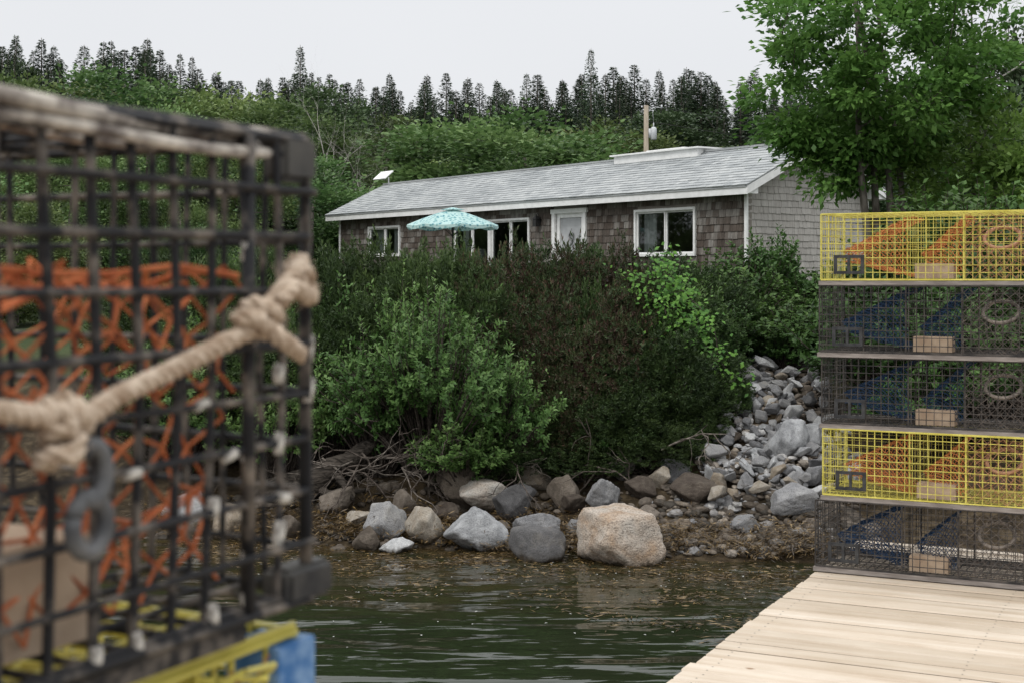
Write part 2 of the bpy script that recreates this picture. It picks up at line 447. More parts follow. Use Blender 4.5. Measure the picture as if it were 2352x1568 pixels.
for row,(d,sp_,lo,hi) in enumerate([(91,1.5,.76,.96),(95,1.35,.84,.99),(99,1.3,.88,1.01),(104,1.3,.90,1.03)]):
    x=-.40*d
    while x<.30*d:
        xx=x+g.normal()*.4; dd=d+g.normal()*1.4
        k=int(g.integers(0,7)); h=SH[k]
        base=float(gz(xx,dd))
        top=treeline(xx/dd)*(dd/100)+ (1-dd/100)*2.5
        if row in (1,2) and g.random()<.08:
            kk=int(g.integers(0,2)); sc=(top-base)*(.80+.13*g.random())/[7.2,7.8][kk]; w_=sc*.85
            place_tree(dvd[kk],'broadleaf_tree',(xx,dd,base-.2),(w_,w_,sc),g.random()*6.28,'dark green tree in the mixed woods below the ridge','tree','dark trees in the mixed woods')
            x+=sp_*1.2; continue
        sc=(top-base)/h*(lo+(hi-lo)*g.random())
        sw=sc*(.85+.4*g.random())
        place_tree(sv[k],'spruce_tree',(xx,dd,base-.2),(sw,sw,sc),g.random()*6.28,
            'dark green spruce on the wooded hill behind the cottage','tree','spruces along the hilltop treeline')
        x+=sp_*(.6+.8*g.random())
for (xx,dd,top,k,sww) in [(-13.4,90,17.0,3,.8),(5.0,90,16.8,5,.7)]:
    h=SH[k]; base=float(gz(xx,dd)); sc=(top-base)/h
    place_tree(sv[k],'spruce_tree',(xx,dd,base),(sww*sc,sww*sc,sc),1.0,'tall pointed dark spruce standing above the treeline','tree','spruces along the hilltop treeline')
d=86
x=-.42*d
while x<.40*d:
    xx=x+g.normal()*.5; dd=d+g.normal()*1.2; k=int(g.integers(0,2)); base=float(gz(xx,dd))
    top=treeline(xx/dd)*(dd/100)+(1-dd/100)*2.5-3.2
    sc=(top-base)*(.78+.28*g.random())/[7.2,7.8][k]; w_=sc*(.9+.35*g.random())
    place_tree(dvd[k],'broadleaf_tree',(xx,dd,base-.2),(w_,w_,sc),g.random()*6.28,'dark green tree in the mixed woods below the ridge','tree','dark trees in the mixed woods')
    x+=3.0*(.75+.5*g.random())
for d,hh,sp_ in [(48,4.2,3.6),(56,4.9,4.6),(65,5.4,5.4),(74,5.6,5.6),(80,5.2,5.4)]:
    x=-.44*d
    while x<.44*d:
        xx=x+g.normal()*.8; dd=d+g.normal()*2.4
        k=int(g.integers(0,4)); base=float(gz(xx,dd))
        left=max(0,-xx/d-.07)
        sc=hh*(.62+.62*g.random())*(1+1.0*left)/dh[k]
        adv=sp_*(.75+.5*g.random())
        if d<50 and abs(xx-4.4)<2.6: x+=adv; continue
        w_=sc*(1.25+.5*g.random())
        dark=g.random()<.22
        place_tree(dvd[k%2] if dark else dv[k],'broadleaf_tree',(xx,dd,base-.2),(w_,w_,sc),g.random()*6.28,
            'leafy green broadleaf tree on the slope below the spruces','tree','broadleaf trees on the slope')
        x+=adv
for (xx,dd,s) in [(-7.6,40,.66),(-10.5,41,.8),(-13.6,40,.9),(-16.8,42,1.0),(-7.2,31,.42),(-9.3,30,.55),(-12,32,.75),(-5.6,25,.30),(-8.2,23.5,.42),(-10.8,26,.6),(13.5,38,.8),(11.5,36,.7),(16.5,42,.95),(10.2,33,.6),(1.9,44,.55),(3.6,44,.45),(18,50,1.2),(15.5,50,1.1),(13.2,47,.9)]:
    k=int(g.integers(0,4))
    place_tree(dvd[k%2] if xx>9 else dv[k],'broadleaf_tree',(xx,dd,float(gz(xx,dd))-.2),(s,s,s),g.random()*6.28,
        'leafy green broadleaf tree beside the cottage','tree','broadleaf trees on the slope')

ex=[]
go=rng(55)
for _ in range(34):
    ex.append((-1.75+1.6*go.random(),-.4+.8*go.random(),2.05+1.2*go.random()))
ex=[e for e in ex if e[2]>2.1+ .5*max(0,-e[0]-.9)]
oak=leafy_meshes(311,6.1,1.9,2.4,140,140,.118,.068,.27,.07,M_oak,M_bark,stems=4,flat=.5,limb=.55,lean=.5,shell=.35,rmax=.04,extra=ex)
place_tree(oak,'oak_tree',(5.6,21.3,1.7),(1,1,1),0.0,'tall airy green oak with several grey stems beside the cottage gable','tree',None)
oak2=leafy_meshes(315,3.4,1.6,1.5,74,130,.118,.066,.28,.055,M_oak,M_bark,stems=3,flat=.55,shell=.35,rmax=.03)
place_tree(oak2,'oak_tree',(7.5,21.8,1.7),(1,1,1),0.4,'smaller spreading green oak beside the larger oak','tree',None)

def bare_mesh(seed,h,r0,depth=5):
    g=rng(seed); mb=MB()
    def grow(p,d,L,r,dep):
        pts=[p];rad=[r];q=np.array(p);dd=np.array(d)
        for i in range(4):
            dd=dd+g.normal(size=3)*.16+np.array([0,0,.05]); dd/=np.linalg.norm(dd)
            q=q+dd*L/4; pts.append(q.copy()); rad.append(r*(1-.16*(i+1)))
        mb.tube(pts,rad,5 if dep>1 else 4,cap=False)
        if dep<=0: return
        for k in range(3 if dep>2 else 2+int(g.random()*2)):
            i=int(g.integers(2,5)); nd=dd+g.normal(size=3)*.5+np.array([0,0,.15]); nd/=np.linalg.norm(nd)
            grow(pts[i],nd,L*(.55+.25*g.random()),rad[i]*.68,dep-1)
    grow(np.array([0,0,-.2]),np.array([0,0,1.0]),h*.5,r0,depth)
    return mb.build('bare_branches',[M_deadbark],True)
bm_=[bare_mesh(41,7,.12),bare_mesh(43,6.5,.11),bare_mesh(47,7,.11)]
for k,(xx,dd,s) in enumerate([(-6.0,52.5,1.0),(-5.3,52.0,.95),(-6.8,52.5,.95),(-26,60,1.0)]):
    mobj('bare_tree',bm_[k%3],None,(xx,dd,float(gz(xx,dd))),(0,0,k*1.3),(s*.9,s*.9,s),label='leafless grey dead tree on the green slope',category='tree',group='dead trees')
mobj('bare_tree',bm_[0],None,(7.35,22.8,1.7),(0,0,.6),(.85,.85,1.0),label='half bare pale-barked tree beside the oak',category='tree',group='dead trees')

# ------------------------------------------------------------------ house
HX=4.62; HY=28.0; HA=math.atan2(.818,-.575)
house=empty('cottage',(HX,HY,0),HA,label='long low cedar-shingled cottage with grey shingle roof and white trim',category='house')
LEN=16.8; WID=3.5; ZB=1.55
openings=[(1.51,3.34,2.93,3.83),(5.09,6.37,2.0,4.0),(7.33,8.90,2.0,3.80),(9.02,10.6,2.0,3.80),(13.39,15.03,3.04,3.78)]
mb=MB()
cur=0
for o in openings:
    mb.box((cur,-.14,ZB),(o[0],-.02,4.2)); mb.box((o[0],-.14,ZB),(o[1],-.02,o[2])); mb.box((o[0],-.14,o[3]),(o[1],-.02,4.2)); cur=o[1]
mb.box((cur,-.14,ZB),(LEN,-.02,4.2))
mb.box((0,-WID,ZB),(LEN,-WID+.12,4.2))
zr=lambda y: 4.22+(.3-y)*.478 if y>-1.75 else 4.22+(y+3.8)*.478
for x0,x1 in ((.02,.12),(LEN-.12,LEN-.02)):
    prof=[(-WID+.02,ZB),(-.15,ZB),(-.15,zr(-.15)-.12),(-1.75,zr(-1.75)-.12),(-WID+.02,zr(-WID+.02)-.12)]
    a=[(x0,y,z) for y,z in prof]; b=[(x1,y,z) for y,z in prof]
    mb.poly(a); mb.poly(b[::-1])
    for i in range(5):
        j=(i+1)%5; mb.poly([a[i],b[i],b[j],a[j]])
mb.box((.12,-WID+.12,1.85),(LEN-.12,-.14,1.95))
mobj('wall',mb.build('wall',[M_inwall]),house)
def shingles(mb,c0,c1,course,wr,intervals,mapf,thick=.018,jit=.006):
    z=c0
    while z<c1:
        h=course
        for (a,b) in intervals(z+h*.5):
            u=a
            first=True
            while u<b-1e-4:
                wd=random.uniform(*wr)
                if first: wd*=random.uniform(.3,1); first=False
                v=min(u+wd,b)
                if b-v<.03: v=b
                zz=z+random.uniform(-jit,jit); t=thick*random.uniform(.8,1.25); gp=.003
                P=[mapf(u+gp,zz,t),mapf(v-gp,zz,t),mapf(v-gp,z+h+.01,t*.3),mapf(u+gp,z+h+.01,t*.3),
                   mapf(u+gp,zz,0),mapf(v-gp,zz,0),mapf(v-gp,z+h+.01,-.002),mapf(u+gp,z+h+.01,-.002)]
                bb=len(mb.v); mb.v+=P; r=random.random()
                for q in ((0,1,2,3),(4,5,1,0),(4,0,3,7),(1,5,6,2)): mb.face([bb+i for i in q],0,r)
                u=v
        z+=h
def cut(a,b,z):
    iv=[(a,b)]
    for o in openings:
        if o[2]-.06<z<o[3]+.06:
            nw=[]
            for (p,q) in iv:
                if o[1]<=p or o[0]>=q: nw.append((p,q)); continue
                if o[0]>p: nw.append((p,o[0]))
                if o[1]<q: nw.append((o[1],q))
            iv=nw
    return iv
mb=MB(); shingles(mb,ZB,4.05,.150,(.10,.22),lambda z:cut(.04,LEN,z),lambda u,z,t:(u,-.02+t,z),.024)
mobj('front_siding',mb.build('front_siding',[M_shfront]),house,label='dark weathered brown cedar shingle siding')
def gint(z):
    lim=z+.10
    if lim<4.36: return [(-WID,-.02)]
    k=(lim-4.22)/.478
    a=.3-k; b=-3.8+k
    return [(b,a)] if a>b+.05 else []
mb=MB(); shingles(mb,ZB,5.15,.135,(.10,.2),gint,lambda u,z,t:(.02-t,u,z),.022)
mobj('gable_siding',mb.build('gable_siding',[M_shside]),house,label='silvery grey cedar shingle siding on the gable end')
mb=MB()
mb.box((-.028,-.02,ZB),(.04,.03,4.07))
mb.box((-.03,-WID-.03,ZB),(.0,-WID+.04,4.05))
mb.box((LEN-.03,-.02,ZB),(LEN+.03,.03,4.07))
mb.box((-.30,.26,4.055),(LEN+.30,.30,4.20))
mb.box((-.30,.0,4.07),(LEN+.30,.26,4.09))
mb.box((-.30,-3.8,4.055),(LEN+.30,-3.76,4.20))
mb.box((-.30,-3.76,4.07),(LEN+.30,-3.5,4.09))
for x0,x1 in ((-.335,-.30),(LEN+.30,LEN+.335)):
    for s in (0,1):
        ye=.31 if s==0 else -3.81; yr=-1.75
        z1=4.21;z2=5.185
        p=[(ye,z1-.16),(ye,z1),(yr,z2),(yr,z2-.16)]
        a=[(x0,y,z) for y,z in p]; b=[(x1,y,z) for y,z in p]
        mb.poly(a); mb.poly(b[::-1])
        for i in range(4):
            j=(i+1)%4; mb.poly([a[i],b[i],b[j],a[j]])
for s in (1,-1):
    ye=.26 if s==1 else -3.76; yw=-.02 if s==1 else -3.48
    p=[(ye,4.075),(yw,4.075),(yw,zr(yw)-.05),(ye,4.19)]
    for x0,x1 in ((-.298,-.02),):
        a=[(x0,y,z) for y,z in p]; b=[(x1,y,z) for y,z in p]
        mb.poly(a); mb.poly(b[::-1])
        for i in range(4):
            j=(i+1)%4; mb.poly([a[i],b[i],b[j],a[j]])
for ys_,ye_ in ((-.02,-1.75),(-3.48,-1.75)):
    mb.poly([(-.30,ys_,zr(ys_)-.10),(.02,ys_,zr(ys_)-.10),(.02,ye_,zr(-1.75)-.10),(-.30,ye_,zr(-1.75)-.10)])
mobj('trim',mb.build('trim',[M_white]),house,label='white painted fascia and corner boards')
roof=empty('roof',parent=house)
mb=MB()
p=[(.32,4.19),(.32,4.225),(-1.75,5.213),(-3.82,4.225),(-3.82,4.19),(-1.75,5.17)]
a=[(-.33,y,z) for y,z in p]; b=[(LEN+.33,y,z) for y,z in p]
for i in range(6):
    j=(i+1)%6; mb.poly([a[i],b[i],b[j],a[j]])
mb.poly([a[0],a[1],a[2],a[5]]); mb.poly([a[2],a[3],a[4],a[5]]); mb.poly([b[0],b[5],b[2],b[1]]); mb.poly([b[2],b[5],b[4],b[3]])
mobj('roof_deck',mb.build('roof_deck',[M_roof]),roof)
mb=MB(); sl=math.sqrt(1+.478**2)
def rm(sgn):
    def f(u,s,t):
        yy=.33-s/sl if sgn==1 else -3.83+s/sl
        zz=4.226+ (s/sl)*.478
        nz=1/sl; ny=.478/sl*sgn
        return (u,yy+t*ny,zz+t*nz)
    return f
shingles(mb,0,2.20,.15,(.14,.34),lambda z:[(-.345,LEN+.345)],rm(1),.018,.004)
shingles(mb,0,2.20,.15,(.14,.34),lambda z:[(-.345,LEN+.345)],rm(-1),.018,.004)
mb.box((-.34,-1.87,5.19),(LEN+.34,-1.63,5.235),rnd=.6)
mobj('roof_shingles',mb.build('roof_shingles',[M_roof]),roof)
mb=MB(); mb.box((3.0,-2.15,5.0),(5.9,-1.45,5.27)); mb.box((2.92,-2.25,5.27),(5.98,-1.38,5.305)); mb.box((3.6,-1.95,5.305),(4.9,-1.6,5.35))
mobj('roof_vent_box',mb.build('roof_vent_box',[M_white]),roof,label='low white box vent astride the ridge')
mb=MB(); mb.tube([(17.0,-1.75,5.1),(17.0,-1.75,5.42)],.02,6)
Mx=Matrix.Translation((17.15,-1.65,5.48))@Matrix.Rotation(R(-40),4,'X')
mb.box((-.36,-.19,-.015),(.36,.19,.015),M=Mx)
mobj('roof_panel',mb.build('roof_panel',[M_white]),roof,label='small tilted white panel on a post at the ridge end')

def window(x0,x1,z0,z1,npan,curt=None,trimw=.055,name='window'):
    wn=empty(name,parent=house)
    mb=MB(); t=trimw
    mb.box((x0-t,-.01,z1),(x1+t,.045,z1+t)); mb.box((x0-t,-.01,z0-t),(x1+t,.055,z0))
    mb.box((x0-t,-.01,z0),(x0,.045,z1)); mb.box((x1,-.01,z0),(x1+t,.045,z1))
    pw=(x1-x0)/npan
    gl=MB()
    for i in range(npan):
        a=x0+i*pw; b=a+pw; yo=-.05+.025*(i%2); f=.035
        mb.box((a,yo-.02,z0),(a+f,yo+.02,z1)); mb.box((b-f,yo-.02,z0),(b,yo+.02,z1))
        mb.box((a+f,yo-.02,z0),(b-f,yo+.02,z0+f)); mb.box((a+f,yo-.02,z1-f),(b-f,yo+.02,z1))
        gl.poly([(a+f,yo,z0+f),(a+f,yo,z1-f),(b-f,yo,z1-f),(b-f,yo,z0+f)])
    mobj('frame',mb.build('frame',[M_white]),wn)
    mobj('glass',gl.build('glass',[M_glass]),wn)
    if curt:
        cb=MB()
        for (a,b) in curt:
            n=int((b-a)/.035)+2; pts=[(a+(b-a)*i/(n-1), -.22+.03*math.sin(i*1.9)) for i in range(n)]
            for i in range(n-1):
                p,q=pts[i],pts[i+1]; cb.poly([(p[0],p[1],z0-.05),(q[0],q[1],z0-.05),(q[0],q[1],z1),(p[0],p[1],z1)])
        mobj('curtain',cb.build('curtain',[M_curtain],True),wn)
    return wn
window(1.51,3.34,2.93,3.83,2,[(2.95,3.32)])
window(13.39,15.03,3.04,3.78,2,[(13.42,14.0),(14.4,15.0)])
window(7.33,8.90,2.0,3.80,2,None,.05,'sliding_door')
window(9.02,10.6,2.0,3.80,2,[(10.25,10.5)],.05,'sliding_door')
dr=empty('door',parent=house)
mb=MB()
mb.box((5.09,-.03,1.95),(5.20,.045,3.98)); mb.box((6.26,-.03,1.95),(6.37,.045,3.98)); mb.box((5.05,-.03,3.90),(6.41,.05,4.0))
mb.box((5.22,-.07,1.98),(5.32,-.02,3.90)); mb.box((6.14,-.07,1.98),(6.24,-.02,3.90)); mb.box((5.32,-.07,3.80),(6.14,-.02,3.90)); mb.box((5.32,-.07,2.82),(6.14,-.02,2.92)); mb.box((5.32,-.06,1.98),(6.14,-.03,2.82))
mobj('frame',mb.build('frame',[M_white]),dr)
mb=MB(); mb.box((5.33,-.075,2.9),(6.13,-.055,3.82)); mb.box((5.40,-.053,3.62),(6.06,-.05,3.80))
mobj('panel',mb.build('panel',[noisy('grey_door_panel',(.36,.37,.38),(.46,.47,.48),4,.7,.2,.001)]),dr,label='pale grey inner door panel')
mb=MB(); cx,cz=5.70,3.36
pts=[(cx+.075*math.cos(a)*1.0,-.02,cz+.10*math.sin(a)) for a in np.linspace(0,2*math.pi,14)]
mb.tube(pts,.020,6); mb.tube([(cx,-.02,cz-.10),(cx,-.02,cz-.20)],[.03,.012],6); mb.tube([(cx,-.02,cz+.1),(cx,-.02,cz+.2)],.006,4)
mobj('ornament',mb.build('ornament',[noisy('pewter',(.12,.12,.13),(.3,.3,.3),30,.5,.4,0)],True),dr,label='small grey oval wreath ornament')
mb=MB(); mb.tube([(6.17,.0,2.95),(6.17,.03,2.95),(6.17,.03,3.05),(6.17,0,3.05)],.01,6)
mobj('handle',mb.build('handle',[M_black],True),dr)
mb=MB(); mb.box((6.84,.0,3.70),(6.92,.03,3.84)); mb.box((6.82,.05,3.62),(6.94,.17,3.80)); mb.poly([(6.80,.03,3.80),(6.96,.03,3.80),(6.96,.19,3.80),(6.80,.19,3.80)])
for q in (((6.80,.03),(6.96,.03)),((6.96,.03),(6.96,.19)),((6.96,.19),(6.80,.19)),((6.80,.19),(6.80,.03))):
    mb.poly([(q[0][0],q[0][1],3.80),(q[1][0],q[1][1],3.80),(6.88,.11,3.90)])
mb.tube([(6.88,.02,3.82),(6.88,.06,3.93),(6.88,.11,3.90)],.01,5)
mobj('wall_lantern',mb.build('wall_lantern',[M_black]),house,label='small black wall lantern by the door')
mb=MB(); lx,ly=9.95,-.40
mb.tube([(lx,ly,2.0),(lx,ly,2.6)],.16,8); mb.tube([(lx,ly,2.6),(lx,ly,2.9)],.035,8); mb.tube([(lx,ly,2.88),(lx,ly,3.14)],[.17,.10],14)
mobj('table_lamp',mb.build('table_lamp',[M_curtain],True),None,(HX,HY,0),(0,0,HA),label='white shaded table lamp inside the glass doors',category='lamp')
mb=MB()
for i in range(14): mb.box((5.0,.05+i*.16,1.80),(13,.05+i*.16+.15,1.86))
mobj('terrace',mb.build('terrace',[noisy('grey_decking',(.16,.15,.14),(.26,.24,.22),6,.8,.2,.002)]),house)

# umbrella
um=empty('patio_umbrella',(-1.36,32.7,1.86),.2,label='open turquoise patio umbrella with dark blue floral print',category='umbrella')
m,nt,out=new_mat('printed_canopy')
v=texco(nt,'Object')
vo=nt.nodes.new('ShaderNodeTexVoronoi'); vo.inputs['Scale'].default_value=13; nt.links.new(v,vo.inputs[0])
n2=noi(nt,v,24,3,.6)
ad=nt.nodes.new('ShaderNodeMath'); ad.operation='MULTIPLY_ADD'; ad.inputs[1].default_value=.5; nt.links.new(n2,ad.inputs[0]); nt.links.new(vo.outputs['Distance'],ad.inputs[2])
col=ramp(nt,ad.outputs[0],[(.38,(.04,.12,.22)),(.49,(.13,.32,.36)),(.62,(.26,.46,.45)),(.80,(.45,.62,.60))])
p=princ(nt,out,col,.8,.2); tr=nt.nodes.new('ShaderNodeBsdfTranslucent'); nt.links.new(col,tr.inputs[0]); mx=nt.nodes.new('ShaderNodeMixShader'); mx.inputs[0].default_value=.2
nt.links.new(p.outputs[0],mx.inputs[1]); nt.links.new(tr.outputs[0],mx.inputs[2]); nt.links.new(mx.outputs[0],out.inputs[0])
M_can=m
mb=MB(); NA=48; NR=8; Rr=1.06
def cpt(i,j):
    a=2*math.pi*i/NA; t=j/NR
    ph=(i%6)/6.0; sag=math.sin(math.pi*ph)
    r=Rr*t*(1-.05*sag*t); z=2.13-.36*(t**1.25)-.03*sag*t
    return (r*math.cos(a),r*math.sin(a),z)
for i in range(NA):
    for j in range(NR):
        if j==0: mb.poly([cpt(i,0),cpt(i,1),cpt(i+1,1)])
        else: mb.poly([cpt(i,j),cpt(i,j+1),cpt(i+1,j+1),cpt(i+1,j)])
    a=cpt(i,NR); b=cpt(i+1,NR); da=.05+.035*math.sin(math.pi*((i%6)/6)); db=.05+.035*math.sin(math.pi*(((i+1)%6)/6))
    mb.poly([a,(a[0]*1.01,a[1]*1.01,a[2]-da),(b[0]*1.01,b[1]*1.01,b[2]-db),b])
for i in range(24):
    a=2*math.pi*i/24;b=2*math.pi*(i+1)/24
    mb.poly([(0,0,2.18),(.28*math.cos(a),.28*math.sin(a),2.115),(.28*math.cos(b),.28*math.sin(b),2.115)])
mobj('canopy',mb.build('canopy',[M_can],True),um)
mb=MB(); mb.tube([(0,0,0),(0,0,2.17),(0,0,2.21)],[.024,.024,.012],8); mb.tube([(0,0,0),(0,0,.07)],[.25,.22],16)
for k in range(8):
    a=2*math.pi*k/8; mb.tube([(0,0,1.5),(.5*math.cos(a),.5*math.sin(a),1.93)],.006,4); mb.tube([(0,0,2.10),(.5*math.cos(a),.5*math.sin(a),1.97),(1.04*math.cos(a),1.04*math.sin(a),1.745)],.006,4)
mobj('pole',mb.build('pole',[M_black]),um)

# utility pole
up=empty('utility_pole',(4.34,46,1.75),0,label='wooden utility pole with grey transformer behind the cottage',category='utility pole')
mb=MB(); mb.tube([(0,0,-.5),(0,0,6.2)],[.11,.075],10)
mobj('pole',mb.build('pole',[noisy('pole_wood',(.24,.20,.155),(.38,.33,.26),8,.85,.15,.003,sc=(6,6,.5))],True),up)
M_gal=noisy('galvanised',(.42,.44,.46),(.55,.57,.58),10,.5,.4,0)
mb=MB(); mb.tube([(.24,0,5.08),(.24,0,5.11),(.24,0,5.45),(.24,0,5.50)],[.07,.10,.10,.06],12); mb.tube([(.24,0,5.48),(.24,0,5.64)],.02,6); mb.box((.07,-.03,5.15),(.16,.03,5.45))
mobj('transformer',mb.build('transformer',[M_gal],True),up)
mb=MB(); mb.tube([(0,0,6.0),(.3,0,6.15),(.5,0,6.12)],.014,5); mb.tube([(.5,0,6.1),(.5,0,6.22)],.03,6); mb.tube([(0,0,6.2),(.2,0,6.1),(.24,0,5.62)],.01,4); mb.tube([(0,0,5.7),(.12,0,5.75)],.012,4)
mobj('insulator',mb.build('insulator',[M_gal],True),up)
mb=MB()
for k in range(2):
    pts=[]
    for i in range(17):
        t=i/16; pts.append((t*34,t*3,6.2-.5*k-2.2*t+ -1.2*math.sin(math.pi*t)*.8))
    mb.tube(pts,.010,4)
mobj('wire',mb.build('wire',[M_black]),up)

# ------------------------------------------------------------------ rocks
def rock_mesh(seed,mat,p=14,npl=14,sub=4,rough=.03,jt=.35,hlo=.66):
    g=rng(seed)
    bm=bmesh.new(); bmesh.ops.create_icosphere(bm,subdivisions=sub,radius=1.0)
    D=np.array([v.co[:] for v in bm.verts])
    i_=np.arange(npl)+.5; ph=np.arccos(1-2*i_/npl); th=math.pi*(1+5**.5)*i_+seed
    Nn=np.stack([np.cos(th)*np.sin(ph),np.sin(th)*np.sin(ph),np.cos(ph)],1)
    Nn=nrm(Nn+g.normal(size=(npl,3))*jt); H=hlo+(1-hlo)*g.random(npl)
    dots=np.maximum(D@Nn.T,0)/H
    r=(np.sum(dots**p,axis=1))**(-1/p)
    for i,v in enumerate(bm.verts):
        d=Vector(D[i]); q=d*float(min(r[i],1.5))
        nn=noise.noise(q*1.7+Vector((seed,0,0)))*rough*2.2+noise.noise(q*5+Vector((0,seed,0)))*rough+noise.noise(q*13)*rough*.5
        v.co=q*(1+nn)
    me=bpy.data.meshes.new('rock'); bm.to_mesh(me); bm.free()
    co_=np.array([v.co[:] for v in me.vertices])
    mn=co_.min(0);mx_=co_.max(0); co_=(co_-(mn+mx_)/2)/(mx_-mn)
    me.vertices.foreach_set('co',co_.astype(np.float32).ravel())
    me.materials.append(mat); me.polygons.foreach_set('use_smooth',[True]*len(me.polygons)); me.update()
    return me
boul=[
(.95,12.42,.74,.49,M_rorange,'large tan and orange granite boulder at the waterline'),
(-.33,13.0,.57,.35,M_rwhite,'pale white-grey angular boulder on the shore'),
(-1.18,13.2,.38,.34,M_rgrey,'grey and tan boulder on the weedy shore'),
(-.80,13.1,.35,.33,M_rtan,'tan boulder with dark stains on the shore'),
(.22,12.55,.50,.31,M_rdark,'rounded dark grey boulder at the waterline'),
(.23,13.2,.43,.26,M_rgrey,'grey boulder behind the rounded one'),
(.03,13.65,.42,.33,M_rdark,'dark slate grey boulder on the shore'),
(-.28,14.0,.54,.29,M_rorange,'flat-topped tan boulder below the bushes'),
(.22,14.4,.34,.29,M_rtan,'small tan boulder below the bushes'),
(.49,13.9,.33,.31,M_rbrown,'brown pointed boulder below the bushes'),
(.89,13.65,.36,.28,M_rgrey,'grey boulder on the shore'),
(-.57,14.1,.39,.40,M_rbrown,'dark brown-grey boulder below the bushes'),
(-1.05,12.85,.30,.15,M_rwhite,'low pale flat stone at the waterline'),
(-1.33,12.95,.25,.24,M_rbrown,'brown stone at the waterline'),
(-1.05,13.8,.27,.26,M_rbrown,'brown stone on the shore'),
(1.76,13.8,.46,.25,M_rbrown,'long brown-grey boulder on the shore'),
(1.44,14.1,.25,.20,M_rtan,'small tan stone on the shore'),
(2.66,13.4,.42,.27,M_rgrey,'rounded grey boulder beside the dock'),
(2.80,14.3,.38,.40,M_rwhite,'upright pale grey boulder in the rubble bank'),
(3.12,14.8,.30,.28,M_rwhite,'pale boulder in the rubble bank'),
(2.68,16.2,.33,.26,M_rgrey,'grey boulder at the top of the rubble bank'),
(2.0,13.9,.20,.24,M_rtan,'tan stone on the shore'),
(2.95,13.1,.26,.17,M_rbrown,'brown stone beside the dock'),
(-1.75,13.9,.36,.28,M_rbrown,'dark boulder by the driftwood'),
(-2.1,13.4,.33,.24,M_rbrown,'brown boulder by the driftwood'),
(-2.7,13.6,.4,.3,M_rtan,'tan boulder on the shore'),
(-3.2,13.9,.45,.32,M_rgrey,'grey boulder on the shore'),
(-.05,12.95,.25,.12,M_rtan,'low tan stone on the shore'),
(.62,13.3,.22,.15,M_rgrey,'small grey stone on the shore'),
(1.25,13.9,.30,.20,M_rbrown,'brown stone under the bushes'),
(1.15,14.4,.32,.24,M_rdark,'dark stone under the bushes'),
(1.65,14.4,.28,.22,M_rgrey,'grey stone under the bushes'),
(1.55,13.2,.22,.14,M_rtan,'small tan stone on the shore'),
(2.15,13.15,.26,.16,M_rgrey,'small grey stone on the shore'),
(1.9,12.85,.20,.12,M_rbrown,'small brown stone on the shore'),
(-.62,13.55,.28,.20,M_rbrown,'brown stone on the shore'),
(.6,13.7,.24,.18,M_rbrown,'brown stone on the shore'),
(-.1,13.35,.20,.14,M_rbrown,'small brown stone on the shore'),
(-1.45,13.45,.22,.17,M_rtan,'small tan stone on the shore'),
(1.3,13.45,.20,.14,M_rbrown,'small brown stone on the shore'),
]
placed=[]
for i,(x,y,wd,h,mt,lb) in enumerate(boul):
    me=rock_mesh(500+i*3,mt,p=16 if i!=4 else 7,npl=12,sub=5,rough=.04,jt=.42,hlo=.62)
    z=float(gz(x,y)); hh=h*1.2
    mobj('boulder',me,None,(x,y,max(z,-.03)+hh/2-h*.17),(0,0,g.random()*.6-.3),(wd*1.05,wd*.85,hh),label=lb,category='rock',group='boulders along the shore')
    placed.append((x,y,wd*.5))
rv=[]
for i in range(12):
    mt=[M_rgrey,M_rgrey,M_rgrey,M_rwhite,M_rgrey,M_rtan,M_rgrey,M_rbrown,M_rwhite,M_rgrey,M_rdark,M_rtan][i]
    rv.append(rock_mesh(700+i,mt,p=60,npl=11,sub=4,rough=.015,jt=.45,hlo=.6))
cnt=0;tries=0
gr=rng(88)
while cnt<259 and tries<14000:
    tries+=1
    y=gr.uniform(13.6,17.0); x=gr.uniform(1.9,3.5)
    if x<1.95+ (0 if y<15.4 else (y-15.4)*.3): continue
    s=gr.uniform(.10,.20)*(1 if gr.random()<.87 else 1.4)
    if any((x-a)**2+(y-b)**2<(r+s*.34)**2*.34 for a,b,r in placed): continue
    placed.append((x,y,s*.34)); 
    k=int(gr.choice(12,p=[.12,.12,.11,.12,.11,.04,.11,.02,.13,.09,.02,.01])) if y>13.9 else int(gr.choice([5,7,11,0,2,3]))
    z=float(gz(x,y))
    mobj('riprap_stone',rv[k],None,(x,y,z+s*.3+gr.uniform(0,.14)),(gr.uniform(-1,1),gr.uniform(-1,1),gr.uniform(0,6.28)),(s*1.25,s*gr.uniform(.6,.95),s*gr.uniform(.45,.75)),
         label='angular blue-grey quarry stone in the rubble bank',category='rock',group='quarry stones in the rubble bank')
    cnt+=1
bm=bmesh.new(); bmesh.ops.create_icosphere(bm,subdivisions=2,radius=.5); 
bv=np.array([v.co[:] for v in bm.verts]); bf=np.array([[v.index for v in f.verts] for f in bm.faces]); bm.free()
gg=rng(9); chips=[]
for c_ in range(8):
    Nn_=nrm(gg.normal(size=(10,3))); H_=.6+.4*gg.random(10)
    D_=bv*2; r_=np.minimum(1/np.maximum((np.maximum(D_@Nn_.T,1e-3)/H_).max(1),.8),1.25)
    chips.append(D_*r_[:,None]*.5)
N=3800
Vs=[];rn=[]
